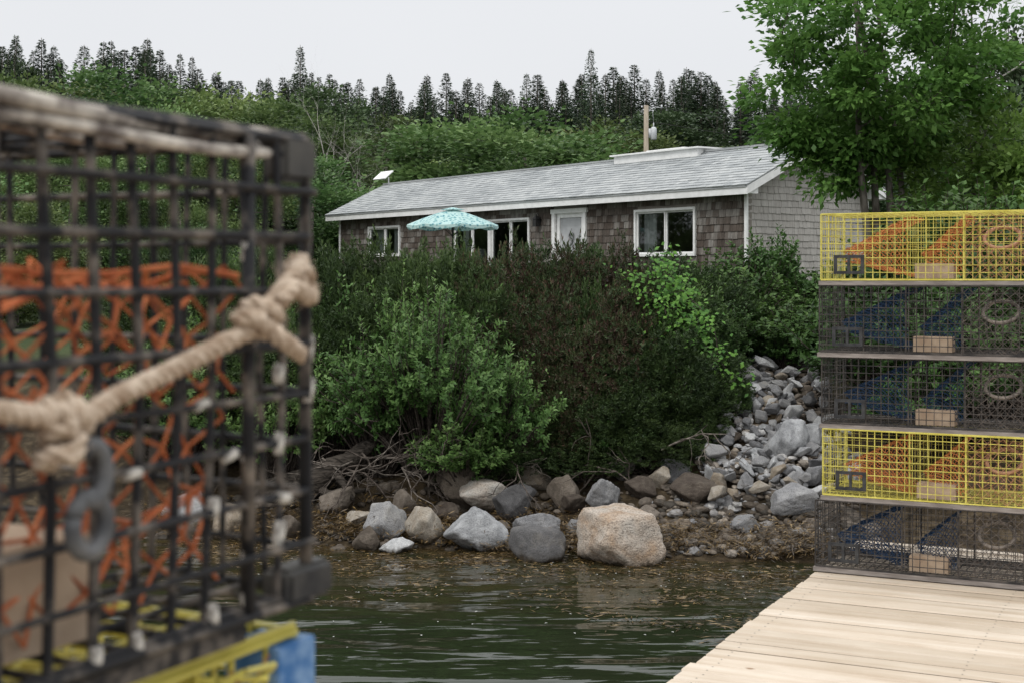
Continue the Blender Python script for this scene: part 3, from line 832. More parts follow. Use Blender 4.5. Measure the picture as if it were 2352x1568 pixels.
for i in range(N):
    q_=gg.random()
    if q_<.34: x=gg.uniform(1.25,3.3); y=gg.uniform(12.5,13.8)
    elif q_<.68: x=gg.uniform(1.9,3.45); y=gg.uniform(13.6,17)
    else: x=gg.uniform(-3.6,3.2); y=gg.uniform(12.9,14.7)
    ang=.34<=q_<.68
    s=gg.uniform(.05,.13) if ang else gg.uniform(.03,.11)*(1 if gg.random()<.75 else 1.7)
    A=Matrix.Rotation(gg.uniform(0,6.28),3,'Z')@Matrix.Rotation(gg.uniform(-.9,.9) if ang else gg.uniform(-.4,.4),3,'X')
    sc=np.array([s,s*gg.uniform(.6,.9),s*gg.uniform(.4,.7)])
    q=(chips[int(gg.integers(0,8))] if ang else chips[int(gg.integers(0,8))]*.5+bv*.5)*sc
    q=q@np.array(A).T+np.array([x,y,float(gz(x,y))+s*.12+(gg.uniform(0,.08) if ang else 0)])
    rr=gg.random()*(.8 if (q_<.34) else (1 if ang else .55))
    if ang: rr=.55+.42*gg.random()
    if x>2.95: rr*=.62
    Vs.append(q[bf].reshape(-1,3))
    rn+= [rr]*len(bf)
m,nt,out=new_mat('pebbles')
a=attr(nt); col=ramp(nt,a,[(0,(.03,.026,.02)),(.3,(.07,.056,.042)),(.5,(.13,.107,.085)),(.62,(.24,.20,.155)),(.75,(.22,.22,.225)),(.88,(.32,.32,.32)),(1,(.48,.46,.43))])
nn=noi(nt,texco(nt,'Object'),30,4); sp2=ramp(nt,nn,[(.3,(.6,.6,.6)),(.7,(1.2,1.2,1.2))]); col=mixc(nt,1,col,sp2,'MULTIPLY')
princ(nt,out,col,.7,.3,bump(nt,nn,.004))
me=npmesh('gravel',np.concatenate(Vs),3,np.array(rn),[m])
mobj('gravel',me,kind='stuff',label='brown and grey cobbles along the waterline',category='gravel')

# seaweed
M_weed=foliage('rockweed',[(0,(.022,.015,.005)),(.5,(.072,.048,.014)),(.85,(.155,.108,.032)),(1,(.26,.195,.075))],.1,rough=.35,spec=.5)
gw=rng(12)
P=[];D=[];Nn=[];L=[];W=[]
def weed(x,y,z,n,spread,zz,flat):
    for _ in range(n):
        P.append((x+gw.normal()*spread*(1.8 if flat else 1),y+gw.normal()*spread,z+abs(gw.normal())*zz)); a=gw.uniform(0,6.28)
        D.append((math.cos(a),math.sin(a),(-.5 if not flat else 0)*gw.random())); Nn.append((gw.normal()*.4,gw.normal()*.4,1)); L.append(gw.uniform(.03,.10)); W.append(gw.uniform(.005,.014))
for i in range(640):
    x=gw.uniform(-3.6,2.9); y0=SH0-.2*x; y=y0+abs(gw.normal())*.40
    weed(x,y,max(float(gz(x,y)),0)+.03,44,.09,.05,False)
for i in range(280):
    x=gw.uniform(-3,2.4); y=SH0-.2*x-abs(gw.normal())*.80-.03
    weed(x,y,.004,int(gw.integers(6,30)),.10,.004,True)
for (x,y) in [(1.55,9.7),(1.6,9.6),(1.1,10.1),(-1.3,10.9),(1.7,10.4),(-.9,11.2),(.3,11.1),(1.0,10.8),(1.3,10.9),(.6,10.5),(1.45,10.1),(.9,10.3)]:
    weed(x,y,.004,55,.09,.004,True)
me=npmesh('seaweed',leafV(np.array(P),np.array(D),np.array(Nn),L,W),4,gw.random(len(P)),[M_weed])
mobj('seaweed',me,kind='stuff',label='brown rockweed on the stones and floating at the shore',category='seaweed')
n=130; x=gw.uniform(-2.6,2.0,n); y=12.6-.2*x-np.abs(gw.normal(size=n))*1.7
a=gw.uniform(0,6.28,n)
P=np.stack([x,y,np.full(n,.006)],1); D=np.stack([np.cos(a),np.sin(a),np.zeros(n)],1); Nn=np.tile([0,0,1.0],(n,1))
me=npmesh('foam',leafV(P,D,Nn,gw.uniform(.012,.035,n),gw.uniform(.008,.018,n)),4,gw.random(n),[noisy('foam_fleck',(.35,.35,.33),(.5,.5,.48),8,.8,.2,0)])
mobj('foam',me,kind='stuff',label='white foam flecks floating on the water',category='foam')

# ------------------------------------------------------------------ bushes
def mugo_mesh(seed,rad,h,ntuft,mat,needle=.062,nn=13,upb=.35):
    g=rng(seed)
    d=g.normal(size=(ntuft,3)); d[:,2]=np.abs(d[:,2])*1.1-.30; d=nrm(d)
    lump=1+.17*np.sin(d[:,0]*5+seed)*np.sin(d[:,1]*6+seed)+.13*np.sin(d[:,0]*11+d[:,2]*9+seed)+.10*np.sin(d[:,1]*17+d[:,0]*8)
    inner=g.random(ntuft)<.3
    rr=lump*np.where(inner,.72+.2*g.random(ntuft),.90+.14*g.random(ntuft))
    base=d*np.array([rad,rad,h*.56])*rr[:,None]+np.array([0,0,h*.36])
    ax=nrm(d*np.array([1.0,1.0,.7])+np.array([0,0,upb])+g.normal(size=(ntuft,3))*.30)
    tl=g.uniform(.04,.11,ntuft)
    cl_=.5+.5*np.sin(base[:,0]*7+seed)*np.sin(base[:,2]*8+base[:,1]*6)
    tuftr=np.clip(g.random(ntuft)*.4+cl_*.25,0,1)
    P=np.repeat(base,nn,0); A=np.repeat(ax,nn,0)
    t=np.tile(np.linspace(0,1,nn),ntuft)[:,None]
    P=P+A*np.repeat(tl,nn)[:,None]*t
    rnd=nrm(np.cross(A,g.normal(size=P.shape)))
    D=nrm(A*(.45+.8*t)+rnd*1.0*(1.15-t))
    N=g.normal(size=P.shape)
    L=needle*(1.1-.35*t[:,0])*(.8+.4*g.random(len(P))); W=np.full(len(P),.014)
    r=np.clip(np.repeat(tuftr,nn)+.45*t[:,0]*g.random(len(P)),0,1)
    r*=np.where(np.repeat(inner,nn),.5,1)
    V=leafV(P,D,N,L,W)
    mb=MB()
    for k in range(30):
        dd=nrm(g.normal(size=(1,3)))[0]; dd[2]=abs(dd[2])*.8
        e=np.array([dd[0]*rad*.8,dd[1]*rad*.8,h*.12+h*.6*dd[2]])
        mid=e*np.array([.55,.55,.35])+g.normal(size=3)*.05
        mb.tube([(g.normal()*.1,g.normal()*.1,-.2),mid,e],[.028,.018,.006],5,cap=False)
    return mb.build('bush_stems',[M_twig],True), npmesh('bush_needles',V,4,r,[mat])
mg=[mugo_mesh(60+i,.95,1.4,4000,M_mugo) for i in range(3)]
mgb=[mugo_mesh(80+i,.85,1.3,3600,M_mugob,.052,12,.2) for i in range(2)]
def bush(pair,x,y,s,sz,label,cat='bush',grp='bushes on the bank',dz=0,name='pine_bush'):
    e=empty(name,(x,y,float(gz(x,y))+dz),gr.random()*6.28,label=label,category=cat,group=grp); e.scale=(s,s,sz)
    mobj('stem',pair[0],e); mobj('foliage',pair[1],e)
LG='dense dark green dwarf pine bush on the bank'
LB='dying reddish-brown dwarf pine bush on the bank'
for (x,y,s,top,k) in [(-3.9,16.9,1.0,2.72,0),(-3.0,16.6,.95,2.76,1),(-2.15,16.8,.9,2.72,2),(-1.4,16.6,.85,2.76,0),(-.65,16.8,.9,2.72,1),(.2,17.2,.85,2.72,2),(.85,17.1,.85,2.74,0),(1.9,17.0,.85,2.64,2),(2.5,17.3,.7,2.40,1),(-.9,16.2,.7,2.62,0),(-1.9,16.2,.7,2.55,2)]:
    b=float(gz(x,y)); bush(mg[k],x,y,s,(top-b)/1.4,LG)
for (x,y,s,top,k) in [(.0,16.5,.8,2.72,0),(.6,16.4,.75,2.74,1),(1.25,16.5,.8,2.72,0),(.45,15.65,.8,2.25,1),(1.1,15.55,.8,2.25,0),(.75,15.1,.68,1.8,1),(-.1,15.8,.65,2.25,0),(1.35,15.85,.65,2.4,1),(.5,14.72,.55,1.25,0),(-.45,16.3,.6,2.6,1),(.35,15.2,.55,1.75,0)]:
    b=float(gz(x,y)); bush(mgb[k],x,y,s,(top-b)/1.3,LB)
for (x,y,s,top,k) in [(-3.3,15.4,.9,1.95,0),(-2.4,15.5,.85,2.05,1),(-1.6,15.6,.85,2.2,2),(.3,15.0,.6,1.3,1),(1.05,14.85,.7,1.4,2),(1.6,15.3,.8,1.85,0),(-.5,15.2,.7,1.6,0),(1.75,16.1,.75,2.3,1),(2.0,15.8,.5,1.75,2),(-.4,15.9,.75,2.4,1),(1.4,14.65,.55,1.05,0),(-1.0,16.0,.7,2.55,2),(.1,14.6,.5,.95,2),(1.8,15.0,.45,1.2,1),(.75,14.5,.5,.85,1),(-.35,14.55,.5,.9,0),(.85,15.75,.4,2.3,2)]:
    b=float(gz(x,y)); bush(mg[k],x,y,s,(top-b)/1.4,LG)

def shrub_mesh(seed,rad,h,nshoot,per,mat,ll=.055,lw=.026,upr=.6):
    g=rng(seed); mb=MB(); Ps=[];Ds=[];Ns=[];rn=[]
    for k in range(nshoot):
        d=g.normal(size=3); d[2]=abs(d[2])*.9-.2; d/=np.linalg.norm(d)
        lump=1+.26*math.sin(d[0]*5+seed)+.18*math.sin(d[1]*7+d[2]*6)+.12*math.sin(d[0]*13+d[2]*9)
        rr=(.45+.55*g.random()**.6)*lump
        c=np.array([d[0]*rad*rr,d[1]*rad*rr,h*.42+d[2]*h*.45*rr])
        ax=nrm((d*np.array([1,1,.5])+np.array([0,0,upr])+g.normal(size=3)*.25)[None])[0]
        L=g.uniform(.14,.32)
        if d[2]>.45 and g.random()<.2: L=g.uniform(.38,.62); ax=nrm((ax+np.array([0,0,1.2]))[None])[0]
        if k%3==0: mb.tube([(c[0]*.15,c[1]*.15,-.1),c*np.array([.6,.6,.55]),c,c+ax*L],[.018,.011,.006,.002],4,cap=False)
        else: mb.tube([c-ax*.12,c,c+ax*L],[.006,.005,.002],3,cap=False)
        t=g.random(per)
        P=c+ax*(t*L)[:,None]+g.normal(size=(per,3))*.012
        rd=nrm(np.cross(np.tile(ax,(per,1)),g.normal(size=(per,3))))
        Ps.append(P);Ds.append(rd*.9+ax*.55);Ns.append(np.tile(ax,(per,1))*.8+g.normal(size=(per,3))*.35+np.array([0,0,.5]))
        q=g.random()*.5*(.3+.7*min(1,max(0,(c[2]/h)))); rn.append(np.clip(q+.28*t+.2*g.random(per),0,1))
    P=np.concatenate(Ps);D=np.concatenate(Ds);N=np.concatenate(Ns); n=len(P)
    return mb.build('shrub_stems',[M_twig],True), npmesh('shrub_leaves',leafV(P,D,N,ll*g.uniform(.7,1.25,n),lw*g.uniform(.7,1.3,n)),4,np.concatenate(rn),[mat])
sh=[shrub_mesh(21,1.0,1.75,760,21,M_shrub,.066,.035),shrub_mesh(22,.8,1.4,520,21,M_shrub,.070,.037)]
dk=[shrub_mesh(31,.75,1.3,520,22,M_dkshrub,.07,.04),shrub_mesh(33,.6,1.2,420,22,M_dkshrub,.08,.045,1.0)]
LS='leafy light green shrub with upright shoots above the rocks'
def bs(pair,x,y,s,sz,lb,dz=0): bush(pair,x,y,s,sz,lb,dz=dz,name='leafy_shrub')
bs(sh[0],-.85,14.75,.86,.97,LS); bs(sh[1],-.2,14.6,.70,.82,LS); bs(sh[1],-1.4,14.7,.55,.85,LS); bs(sh[1],-.45,14.3,.65,.52,LS); bs(sh[1],-1.1,15.3,.65,1.12,LS)
bs(sh[1],-2.4,14.9,.75,.8,LS); bs(sh[0],-3.5,15.2,.8,.85,LS); bs(sh[1],-2.15,15.9,.7,1.0,LS); bs(sh[1],-3.0,17.6,.9,1.0,LS); bs(sh[1],-1.9,15.0,.55,.7,LS)
LD='dark green leafy shrub beside the cottage gable'
LE='dark green leafy shrub growing through the pine bushes'
for (x,y,s,sz,k) in [(2.6,17.6,1.0,.80,0),(3.1,18.0,.9,.86,1),(3.35,18.3,.6,.98,1),(3.9,17.8,1.0,.68,0),(3.4,17.0,.9,.50,0),(2.9,17.0,.8,.5,1),(4.5,18.3,1.1,.7,0),(3.7,16.9,.8,.45,1),(3.2,16.6,.45,.42,0),(2.35,16.6,.7,.62,0),(1.95,15.7,.45,.6,1),(.9,14.6,.4,.4,1),
    (4.3,15.2,1.2,1.1,0),(5.4,15.6,1.3,1.2,1),(4.9,14.6,1.1,1.0,0),(6.5,16,1.5,1.4,0),(5.2,17.2,1.5,1.3,1),(6.2,18.5,1.7,1.4,0),(4.0,14.3,.7,.7,1),(7.6,18,1.6,1.5,1)]:
    bs(dk[k],x,y,s,sz,LD)
for (x,y,s,sz,k) in [(1.7,15.6,.5,.75,0),(1.5,15.35,.4,.8,1),(-.2,16.0,.5,.9,1),(-1.7,16.2,.5,.9,0),(2.1,16.4,.55,.75,0),(1.2,14.6,.35,.45,0),(1.95,16.0,.5,.9,1)]:
    bs(dk[k],x,y,s,sz,LE)
bush(mg[2],2.35,15.35,.25,.3,'small dark pine sapling among the stones',name='pine_bush')
# vine
g2=rng(77); mb=MB(); Ps=[];Ds=[];Ns=[]
for (x0,z0,x1,z1) in [(1.25,2.40,1.9,2.42),(1.6,2.55,2.1,2.0),(1.6,2.25,1.75,1.75),(1.85,2.4,2.25,1.75),(1.35,2.3,1.9,1.95),(1.75,2.1,2.35,1.4),(1.7,2.45,1.72,2.68),(1.6,1.95,2.1,1.8),(1.5,1.8,1.75,1.45),(2.0,1.8,2.5,1.3)]:
    pts=[]
    for i in range(9):
        t=i/8; pts.append((x0+(x1-x0)*t+g2.normal()*.03, 15.40-.15*t+(z0+(z1-z0)*t-1.6)*.35+g2.normal()*.04, z0+(z1-z0)*t+.08*math.sin(t*5)+g2.normal()*.03))
    mb.tube(pts,.005,4)
    for i in range(115):
        t=(g2.random()**1.2)*7.99; a=int(t); f=t-a; p=np.array(pts[a])*(1-f)+np.array(pts[a+1])*f+g2.normal(size=3)*.10
        Ps.append(p); Ds.append((g2.normal()*.7,-.5+g2.normal()*.4,-.4+g2.normal()*.4)); Ns.append((g2.normal()*.4,-.6,.9))
vn=empty('climbing_vine',(0,0,0),label='bright green vine climbing over the pine bushes',category='vine')
mobj('stem',mb.build('vine_stem',[M_twig]),vn)
n=len(Ps); mobj('leaf_cover',npmesh('vine_leaves',leafV(np.array(Ps),np.array(Ds),np.array(Ns),g2.uniform(.045,.07,n),g2.uniform(.035,.055,n)),4,g2.random(n),[M_vine]),vn)

# driftwood log and fallen branches
mb=MB(); mb.tube([(-2.6,14.5,.25),(-2.35,14.36,.30),(-2.15,14.3,.40),(-1.95,14.22,.44),(-1.8,14.25,.56),(-1.65,14.36,.60),(-1.5,14.4,.74),(-1.3,14.6,.85)],[.13,.17,.14,.16,.12,.11,.08,.04],9)
mb.tube([(-2.1,14.2,.25),(-1.9,14.15,.36),(-1.8,14.0,.33),(-1.45,14.0,.38)],[.08,.05,.05,.02],7)
mb.tube([(-1.8,14.25,.5),(-1.7,14.0,.5),(-1.55,13.9,.3)],[.06,.04,.02],6)
mobj('driftwood_log',mb.build('driftwood_log',[M_drift],True),label='thick weathered dark driftwood trunk on the bank',category='driftwood')
g3=rng(3)
for k in range(20):
    mb=MB()
    def tw(p,d,L,r,dep):
        pts=[p];q=np.array(p);dd=np.array(d)
        for i in range(5):
            dd=dd+g3.normal(size=3)*.28; dd[2]-=.03; dd/=np.linalg.norm(dd); q=q+dd*L/5; pts.append(q.copy())
        mb.tube(pts,[r,r*.9,r*.8,r*.65,r*.5,r*.3],5,cap=False)
        if dep:
            for _ in range(3): tw(pts[int(g3.integers(1,5))],nrm((dd+g3.normal(size=3)*.8)[None])[0],L*.6,r*.55,dep-1)
    x=-2.0+k*.10 if k<14 else -.6+ (k-14)*.42; y=14.25
    tw(np.array([x,y,float(gz(x,y))+.2+g3.random()*.28]),np.array([.7 if k%2 else -.4,-.5,-.1]),.8,.013,2)
    mobj('fallen_branch',mb.build('fallen_branch',[M_root if k%3==1 else M_twig],True),label='tangled bare grey branch lying under the bushes',category='branch',group='fallen branches under the bushes')

# ------------------------------------------------------------------ dock
UA=-math.atan2(.445,.8955)
dock=empty('wooden_dock',(1.60,7.50,.93),UA,label='new pale pine plank dock over the water',category='dock')
m,nt,out=new_mat('new_pine_planks')
v=texco(nt,'Object',(.9,14,22)); a=attr(nt)
gn=noi(nt,v,1.0,5,.55,.6)
col=ramp(nt,gn,[(.3,(.46,.375,.285)),(.5,(.53,.45,.36)),(.7,(.59,.52,.435))])
tint=ramp(nt,a,[(0,(.80,.77,.73)),(.35,(.94,.93,.91)),(1,(1.07,1.07,1.07))])
col=mixc(nt,1,col,tint,'MULTIPLY')
vo=nt.nodes.new('ShaderNodeTexVoronoi'); vo.inputs['Scale'].default_value=1.0; nt.links.new(texco(nt,'Object',(2.2,5,1)),vo.inputs[0])
kn=ramp(nt,vo.outputs['Distance'],[(.03,(.40,.27,.17)),(.06,(1,1,1))]); col=mixc(nt,1,col,kn,'MULTIPLY')
di=noi(nt,texco(nt,'Object',(1,1,1)),2.2,5,.6); dr_=ramp(nt,di,[(.3,(.86,.84,.81)),(.6,(1,1,1))]); col=mixc(nt,1,col,dr_,'MULTIPLY')
princ(nt,out,col,.65,.3,bump(nt,gn,.0012))
M_deck=m
mb=MB(); yy=-9.6
while yy<1.0:
    x0=random.uniform(-.012,.006); wd=.116
    r=random.random(); z0,z1=-.038,0+random.uniform(-.003,.003); bv_=.006
    x1=4.6
    prof=[(yy,z0),(yy,z1-bv_),(yy+bv_,z1),(yy+wd-bv_,z1),(yy+wd,z1-bv_),(yy+wd,z0)]
    A=[(x0,p,q) for p,q in prof]; B=[(x1,p,q) for p,q in prof]
    mb.poly(A,0,r); mb.poly(B[::-1],0,r)
    for i in range(6):
        j=(i+1)%6; mb.poly([A[i],B[i],B[j],A[j]],2 if i in (0,4) else 0,r)
    for xn in (.09,1.0,2.2):
        for yo in (.03,.088):
            c=(xn+random.uniform(-.006,.006),yy+yo); k=[(c[0]+.004*math.cos(t),c[1]+.004*math.sin(t),z1+.0006) for t in np.linspace(0,5.5,7)]
            mb.poly(k,1)
    yy+=wd+.014
M_gapshade=noisy('plank_gap_shade',(.12,.09,.065),(.20,.155,.115),8,.85,.1,0)  # plank sides coloured dark, painting the shade in the gaps between boards
mobj('decking',mb.build('decking',[M_deck,M_black,M_gapshade]),dock)
mb=MB(); mb.box((.03,-9.6,-.24),(.075,1.0,-.04)); mb.box((2.2,-9.6,-.24),(2.25,1.0,-.04)); mb.box((4.5,-9.6,-.24),(4.55,1.0,-.04)); mb.box((.075,.9,-.24),(4.5,.95,-.04))
mobj('beam',mb.build('beam',[M_deck]),dock)
pm=MB(); pm.tube([(0,0,-2.2),(0,0,-.05)],.11,12); pmesh=pm.build('piling',[M_drift],True)
for (x,y) in [(.25,.6),(.25,-3),(.25,-6.5),(4.3,.6),(4.3,-3)]:
    mobj('piling',pmesh,dock,(x,y,0))

# ------------------------------------------------------------------ lobster traps
M_ywire=noisy('yellow_coated_wire',(.50,.43,.07),(.68,.61,.15),12,.45,.4,0,useattr=.25)
M_bwire=noisy('black_coated_wire',(.016,.015,.015),(.085,.072,.062),14,.5,.4,0,useattr=.3)
M_bwire2=noisy('fouled_black_wire',(.016,.016,.018),(.32,.27,.22),34,.7,.3,.002,useattr=.4,lo=.48,hi=.76)
M_orange=noisy('orange_twine',(.46,.15,.05),(.60,.25,.09),20,.8,.2,0,useattr=.3)
M_red=noisy('red_orange_twine',(.44,.115,.045),(.66,.22,.09),26,.8,.2,0,useattr=.4)
M_blue=noisy('blue_twine',(.014,.032,.070),(.026,.056,.115),20,.8,.2,0,useattr=.3)
M_dnet=noisy('dark_twine',(.055,.047,.042),(.16,.13,.108),20,.8,.2,0,useattr=.3)
M_ring=noisy('entrance_hoop',(.14,.12,.105),(.32,.27,.225),20,.6,.3,0)
M_bnet=noisy('brown_twine',(.28,.13,.065),(.40,.20,.11),20,.8,.2,0,useattr=.3)
M_bring=noisy('rusty_entrance_hoop',(.36,.18,.10),(.50,.28,.17),20,.6,.3,0)
M_brick=noisy('brick_weight',(.36,.26,.18),(.48,.37,.27),18,.9,.15,.003)
M_runner=noisy('grey_runner_wood',(.17,.145,.13),(.30,.265,.24),9,.85,.15,.003,sc=(1,8,8))
M_vent=noisy('black_plastic',(.018,.018,.02),(.05,.05,.05),20,.5,.4,0)
M_plate=noisy('worn_white_clip',(.16,.14,.12),(.66,.63,.57),90,.6,.3,.001)

def grid(mb,o,ux,uy,a,b,sp,r,n=4,jit=.0012):
    o=Vector(o);ux=Vector(ux);uy=Vector(uy); na=round(a/sp);nb=round(b/sp)
    nor=ux.cross(uy)
    J=lambda: Vector((random.gauss(0,jit),random.gauss(0,jit),random.gauss(0,jit)))
    for i in range(na+1):
        x=a*i/na; mb.tube([o+ux*x+J(),o+ux*x+uy*(b*.5)+J()+nor*random.gauss(0,jit*1.5),o+ux*x+uy*b+J()],r*random.uniform(.85,1.15),n,cap=False)
    for j in range(nb+1):
        y=b*j/nb; k=nor*(r*1.3); mb.tube([o+uy*y+k+J(),o+uy*y+ux*(a*.5)+k+J(),o+uy*y+ux*a+k+J()],r*random.uniform(.85,1.15),n,cap=False)
def net(mb,c00,c10,c11,c01,nu,nv,r,n=3,jit=.004,sag=.0,wav=0.0):
    C=[Vector(c) for c in (c00,c10,c11,c01)]
    def P(u,v):
        u=u/nu;v=v/nv
        p=C[0]*(1-u)*(1-v)+C[1]*u*(1-v)+C[2]*u*v+C[3]*(1-u)*v
        p=p+Vector((wav*math.sin(u*23+v*5),wav*1.5*math.sin(u*17+v*7),wav*math.sin(u*31+v*9)))
        return p+Vector((random.gauss(0,jit),random.gauss(0,jit),random.gauss(0,jit)-sag*math.sin(math.pi*u)*math.sin(math.pi*v)))
    G={}
    for i in range(nu+1):
        for j in range(nv+1): G[i,j]=P(i,j)
    for i in range(nu):
        for j in range(nv):
            if (i+j)%2==0: mb.tube([G[i,j],G[i+1,j+1]],r,n,cap=False)
            else: mb.tube([G[i+1,j],G[i,j+1]],r,n,cap=False)
TL,TW,TH=1.2,.54,.346
def trap_meshes(wire,ramp_net,side_net,ringm,wr,nr):
    out={}
    mb=MB(); z0=.03; sp=.0385
    grid(mb,(0,0,z0),(1,0,0),(0,0,1),TL,TH,sp,wr); grid(mb,(0,TW,z0),(1,0,0),(0,0,1),TL,TH,sp,wr*.7)
    grid(mb,(0,0,z0),(0,1,0),(0,0,1),TW,TH,sp,wr); grid(mb,(TL,0,z0),(0,1,0),(0,0,1),TW,TH,sp,wr)
    grid(mb,(0,0,z0),(1,0,0),(0,1,0),TL,TW,sp,wr); grid(mb,(0,0,z0+TH),(1,0,0),(0,1,0),TL,TW,sp,wr)
    grid(mb,(.45,0,z0),(0,1,0),(0,0,1),TW,TH,sp*2,wr*.8)
    for x in (0,.45,.73,TL):
        for y in (0,TW): mb.tube([(x,y,z0),(x,y,z0+TH)],wr*1.7,5)
    for z in (z0,z0+TH):
        for y in (0,TW): mb.tube([(0,y,z),(TL,y,z)],wr*1.7,5)
    out['wire_cage']=mb.build('wire_cage',[wire])
    mb=MB()
    net(mb,(.09,.10,z0+.15),(.45,.03,z0+.33),(.45,.05,z0+.02),(.16,.10,z0+.10),30,18,nr,jit=.002)
    net(mb,(.09,.10,z0+.15),(.45,.03,z0+.33),(.45,TW-.02,z0+.33),(.10,TW-.1,z0+.15),24,20,nr)
    net(mb,(.10,.10,z0+.10),(.45,.05,z0+.02),(.45,TW-.02,z0+.02),(.10,TW-.1,z0+.10),20,14,nr)
    net(mb,(.50,.12,z0+.13),(.73,.03,z0+.33),(.73,.04,z0+.02),(.54,.12,z0+.07),20,18,nr,jit=.002)
    net(mb,(.50,.12,z0+.13),(.73,.03,z0+.33),(.73,TW-.03,z0+.33),(.50,TW-.12,z0+.13),16,20,nr)
    out['parlour_netting']=mb.build('parlour_netting',[ramp_net])
    mb=MB()
    net(mb,(.735,-.006,z0+.01),(TL-.01,-.006,z0+.01),(TL-.01,-.006,z0+TH-.01),(.735,-.006,z0+TH-.01),18,13,nr*.55,jit=.002)
    cx,cy,cz=.905,.10,z0+.215
    NN=20
    def rp(k,t):
        a=2*math.pi*k/NN
        q=Vector((cx+.02+.19*math.cos(a)*1.0, .0, z0+.17+.165*math.sin(a)))
        rg=Vector((cx+.088*math.cos(a), cy+.06*math.sin(a), cz+.054*math.sin(a)))
        return q.lerp(rg,t)
    for k in range(NN):
        for j in range(6):
            o1=.5*(j%2)
            a=rp(k+o1,j/6)
            if j%2==0: e1,e2=k+.5,k-.5
            else: e1,e2=k+1,k
            mb.tube([a,rp(e1,(j+1)/6)],nr*.8,3,cap=False); mb.tube([a,rp(e2,(j+1)/6)],nr*.8,3,cap=False)
    out['entrance_netting']=mb.build('entrance_netting',[side_net])
    mb=MB(); mb.tube([rp(k,1) for k in np.linspace(0,NN,25)],.010,6)
    out['entrance_ring']=mb.build('entrance_ring',[ringm],True)
    mb=MB()
    for y in (-.012,TW-.03): mb.box((-.01,y,0.002),(TL+.01,y+.042,.024))
    out['runner']=mb.build('runner',[M_runner])
    mb=MB(); x0=.48
    mb.box((x0,.035,z0+.008),(x0+.195,.125,z0+.085))
    out['brick_weight']=mb.build('brick_weight',[M_brick])
    mb=MB(); vx,vz=.07,z0+.03
    for (a,b,c,d) in ((0,0,.16,.016),(0,.084,.16,.10),(0,.016,.018,.084),(.142,.016,.16,.084),(.072,.016,.086,.084)):
        mb.box((vx+a,-.014,vz+b),(vx+c,-.004,vz+d))
    out['escape_vent']=mb.build('escape_vent',[M_vent])
    return out
T_y=trap_meshes(M_ywire,M_orange,M_bnet,M_bring,.0023,.0022)
T_b=trap_meshes(M_bwire,M_blue,M_dnet,M_ring,.0026,.0021)
def place_trap(parts,loc,rot,label,skip=()):
    e=empty('lobster_trap',loc,rot,label=label,category='lobster trap',group='stacked lobster traps')
    for k,me in parts.items():
        if k in skip: continue
        mobj(k,me,e)
    return e
sx0,sy0=1.64,7.54
for i in range(5):
    yel=i in (1,4)
    jx,jy=random.uniform(-.012,.012),random.uniform(-.012,.012)
    if i==0: jx-=.03
    place_trap(T_y if yel else T_b,(sx0+jx,sy0+jy,.932+i*.377),UA+random.uniform(-.008,.008),
      'yellow wire lobster trap with orange netting in a stack' if yel else 'black wire lobster trap with dark blue netting in a stack')

# near stack beside the camera
P1=Vector((-.16,1.10)); dirv=Vector((.445,.8955))
P0=P1-dirv*TL
NA_=math.atan2(.8955,.445)
ZN=2.226
T_n={}
mb=MB(); z0=.03; wr=.0033
grid(mb,(0,0,z0),(1,0,0),(0,0,1),TL,TH,.0385,wr,6,.0022); grid(mb,(0,TW,z0),(1,0,0),(0,0,1),TL,TH,.077,wr*.8,6,.002)
grid(mb,(TL,0,z0),(0,1,0),(0,0,1),TW,TH,.0385,wr*.85,6,.002); grid(mb,(0,0,z0),(0,1,0),(0,0,1),TW,TH,.077,wr,6,.002)
grid(mb,(0,0,z0),(1,0,0),(0,1,0),TL,TW,.0385,wr*.85,6,.002); grid(mb,(0,0,z0+TH),(1,0,0),(0,1,0),TL,TW,.0385,wr*.85,6,.002)
for x in (0,TL): 
    for y in (0,TW): mb.tube([(x,y,z0),(x,y,z0+TH)],.0048,8)
for x in (TL-.077,): mb.tube([(x,-.004,z0),(x,-.004,z0+TH)],.0050,8)
for y in (0,TW):
    mb.tube([(0,y,z0+TH),(TL,y,z0+TH)],.0045,8)
    mb.tube([(0,y,z0+TH-.012),(TL,y,z0+TH-.012)],.0035,8)
    mb.tube([(0,y,z0),(TL,y,z0)],.0045,8)
T_n['wire_cage']=mb.build('wire_cage',[M_bwire2],True)
mb=MB()
net(mb,(.50,.025,.190),(1.14,.025,.190),(1.14,.025,.278),(.50,.025,.278),32,5,.0015,5,.0026,0,.004)
net(mb,(.50,.09,.180),(1.17,.09,.200),(1.17,.09,.278),(.50,.09,.278),30,5,.0012,5,.003,0,.005)
net(mb,(.86,.03,.045),(1.12,.03,.055),(1.12,.03,.190),(.86,.03,.190),14,7,.0014,5,.003,0,.004)
net(mb,(.50,.025,.276),(1.14,.025,.276),(1.10,.30,.25),(.6,.30,.25),30,10,.0013,5,.004,.025,.004)
net(mb,(.60,.15,.05),(1.10,.12,.04),(1.12,.04,.11),(.6,.06,.10),26,7,.0015,5,.005,.012,.006)
mb.tube([(.5+.0064*i*10,.022+.003*math.sin(i*1.7),.276+.004*math.sin(i*2.3)) for i in range(11)],.0024,6)
T_n['parlour_netting']=mb.build('parlour_netting',[M_red])
mb=MB()
for y in (-.004,TW-.03): mb.box((-.01,y,.010),(TL-.08,y+.028,.023))
T_n['runner']=mb.build('runner',[M_bwire2])
mb=MB(); mb.box((.76,.03,.036),(1.0,.13,.105))
T_n['brick_weight']=mb.build('brick_weight',[M_brick])
mb=MB()
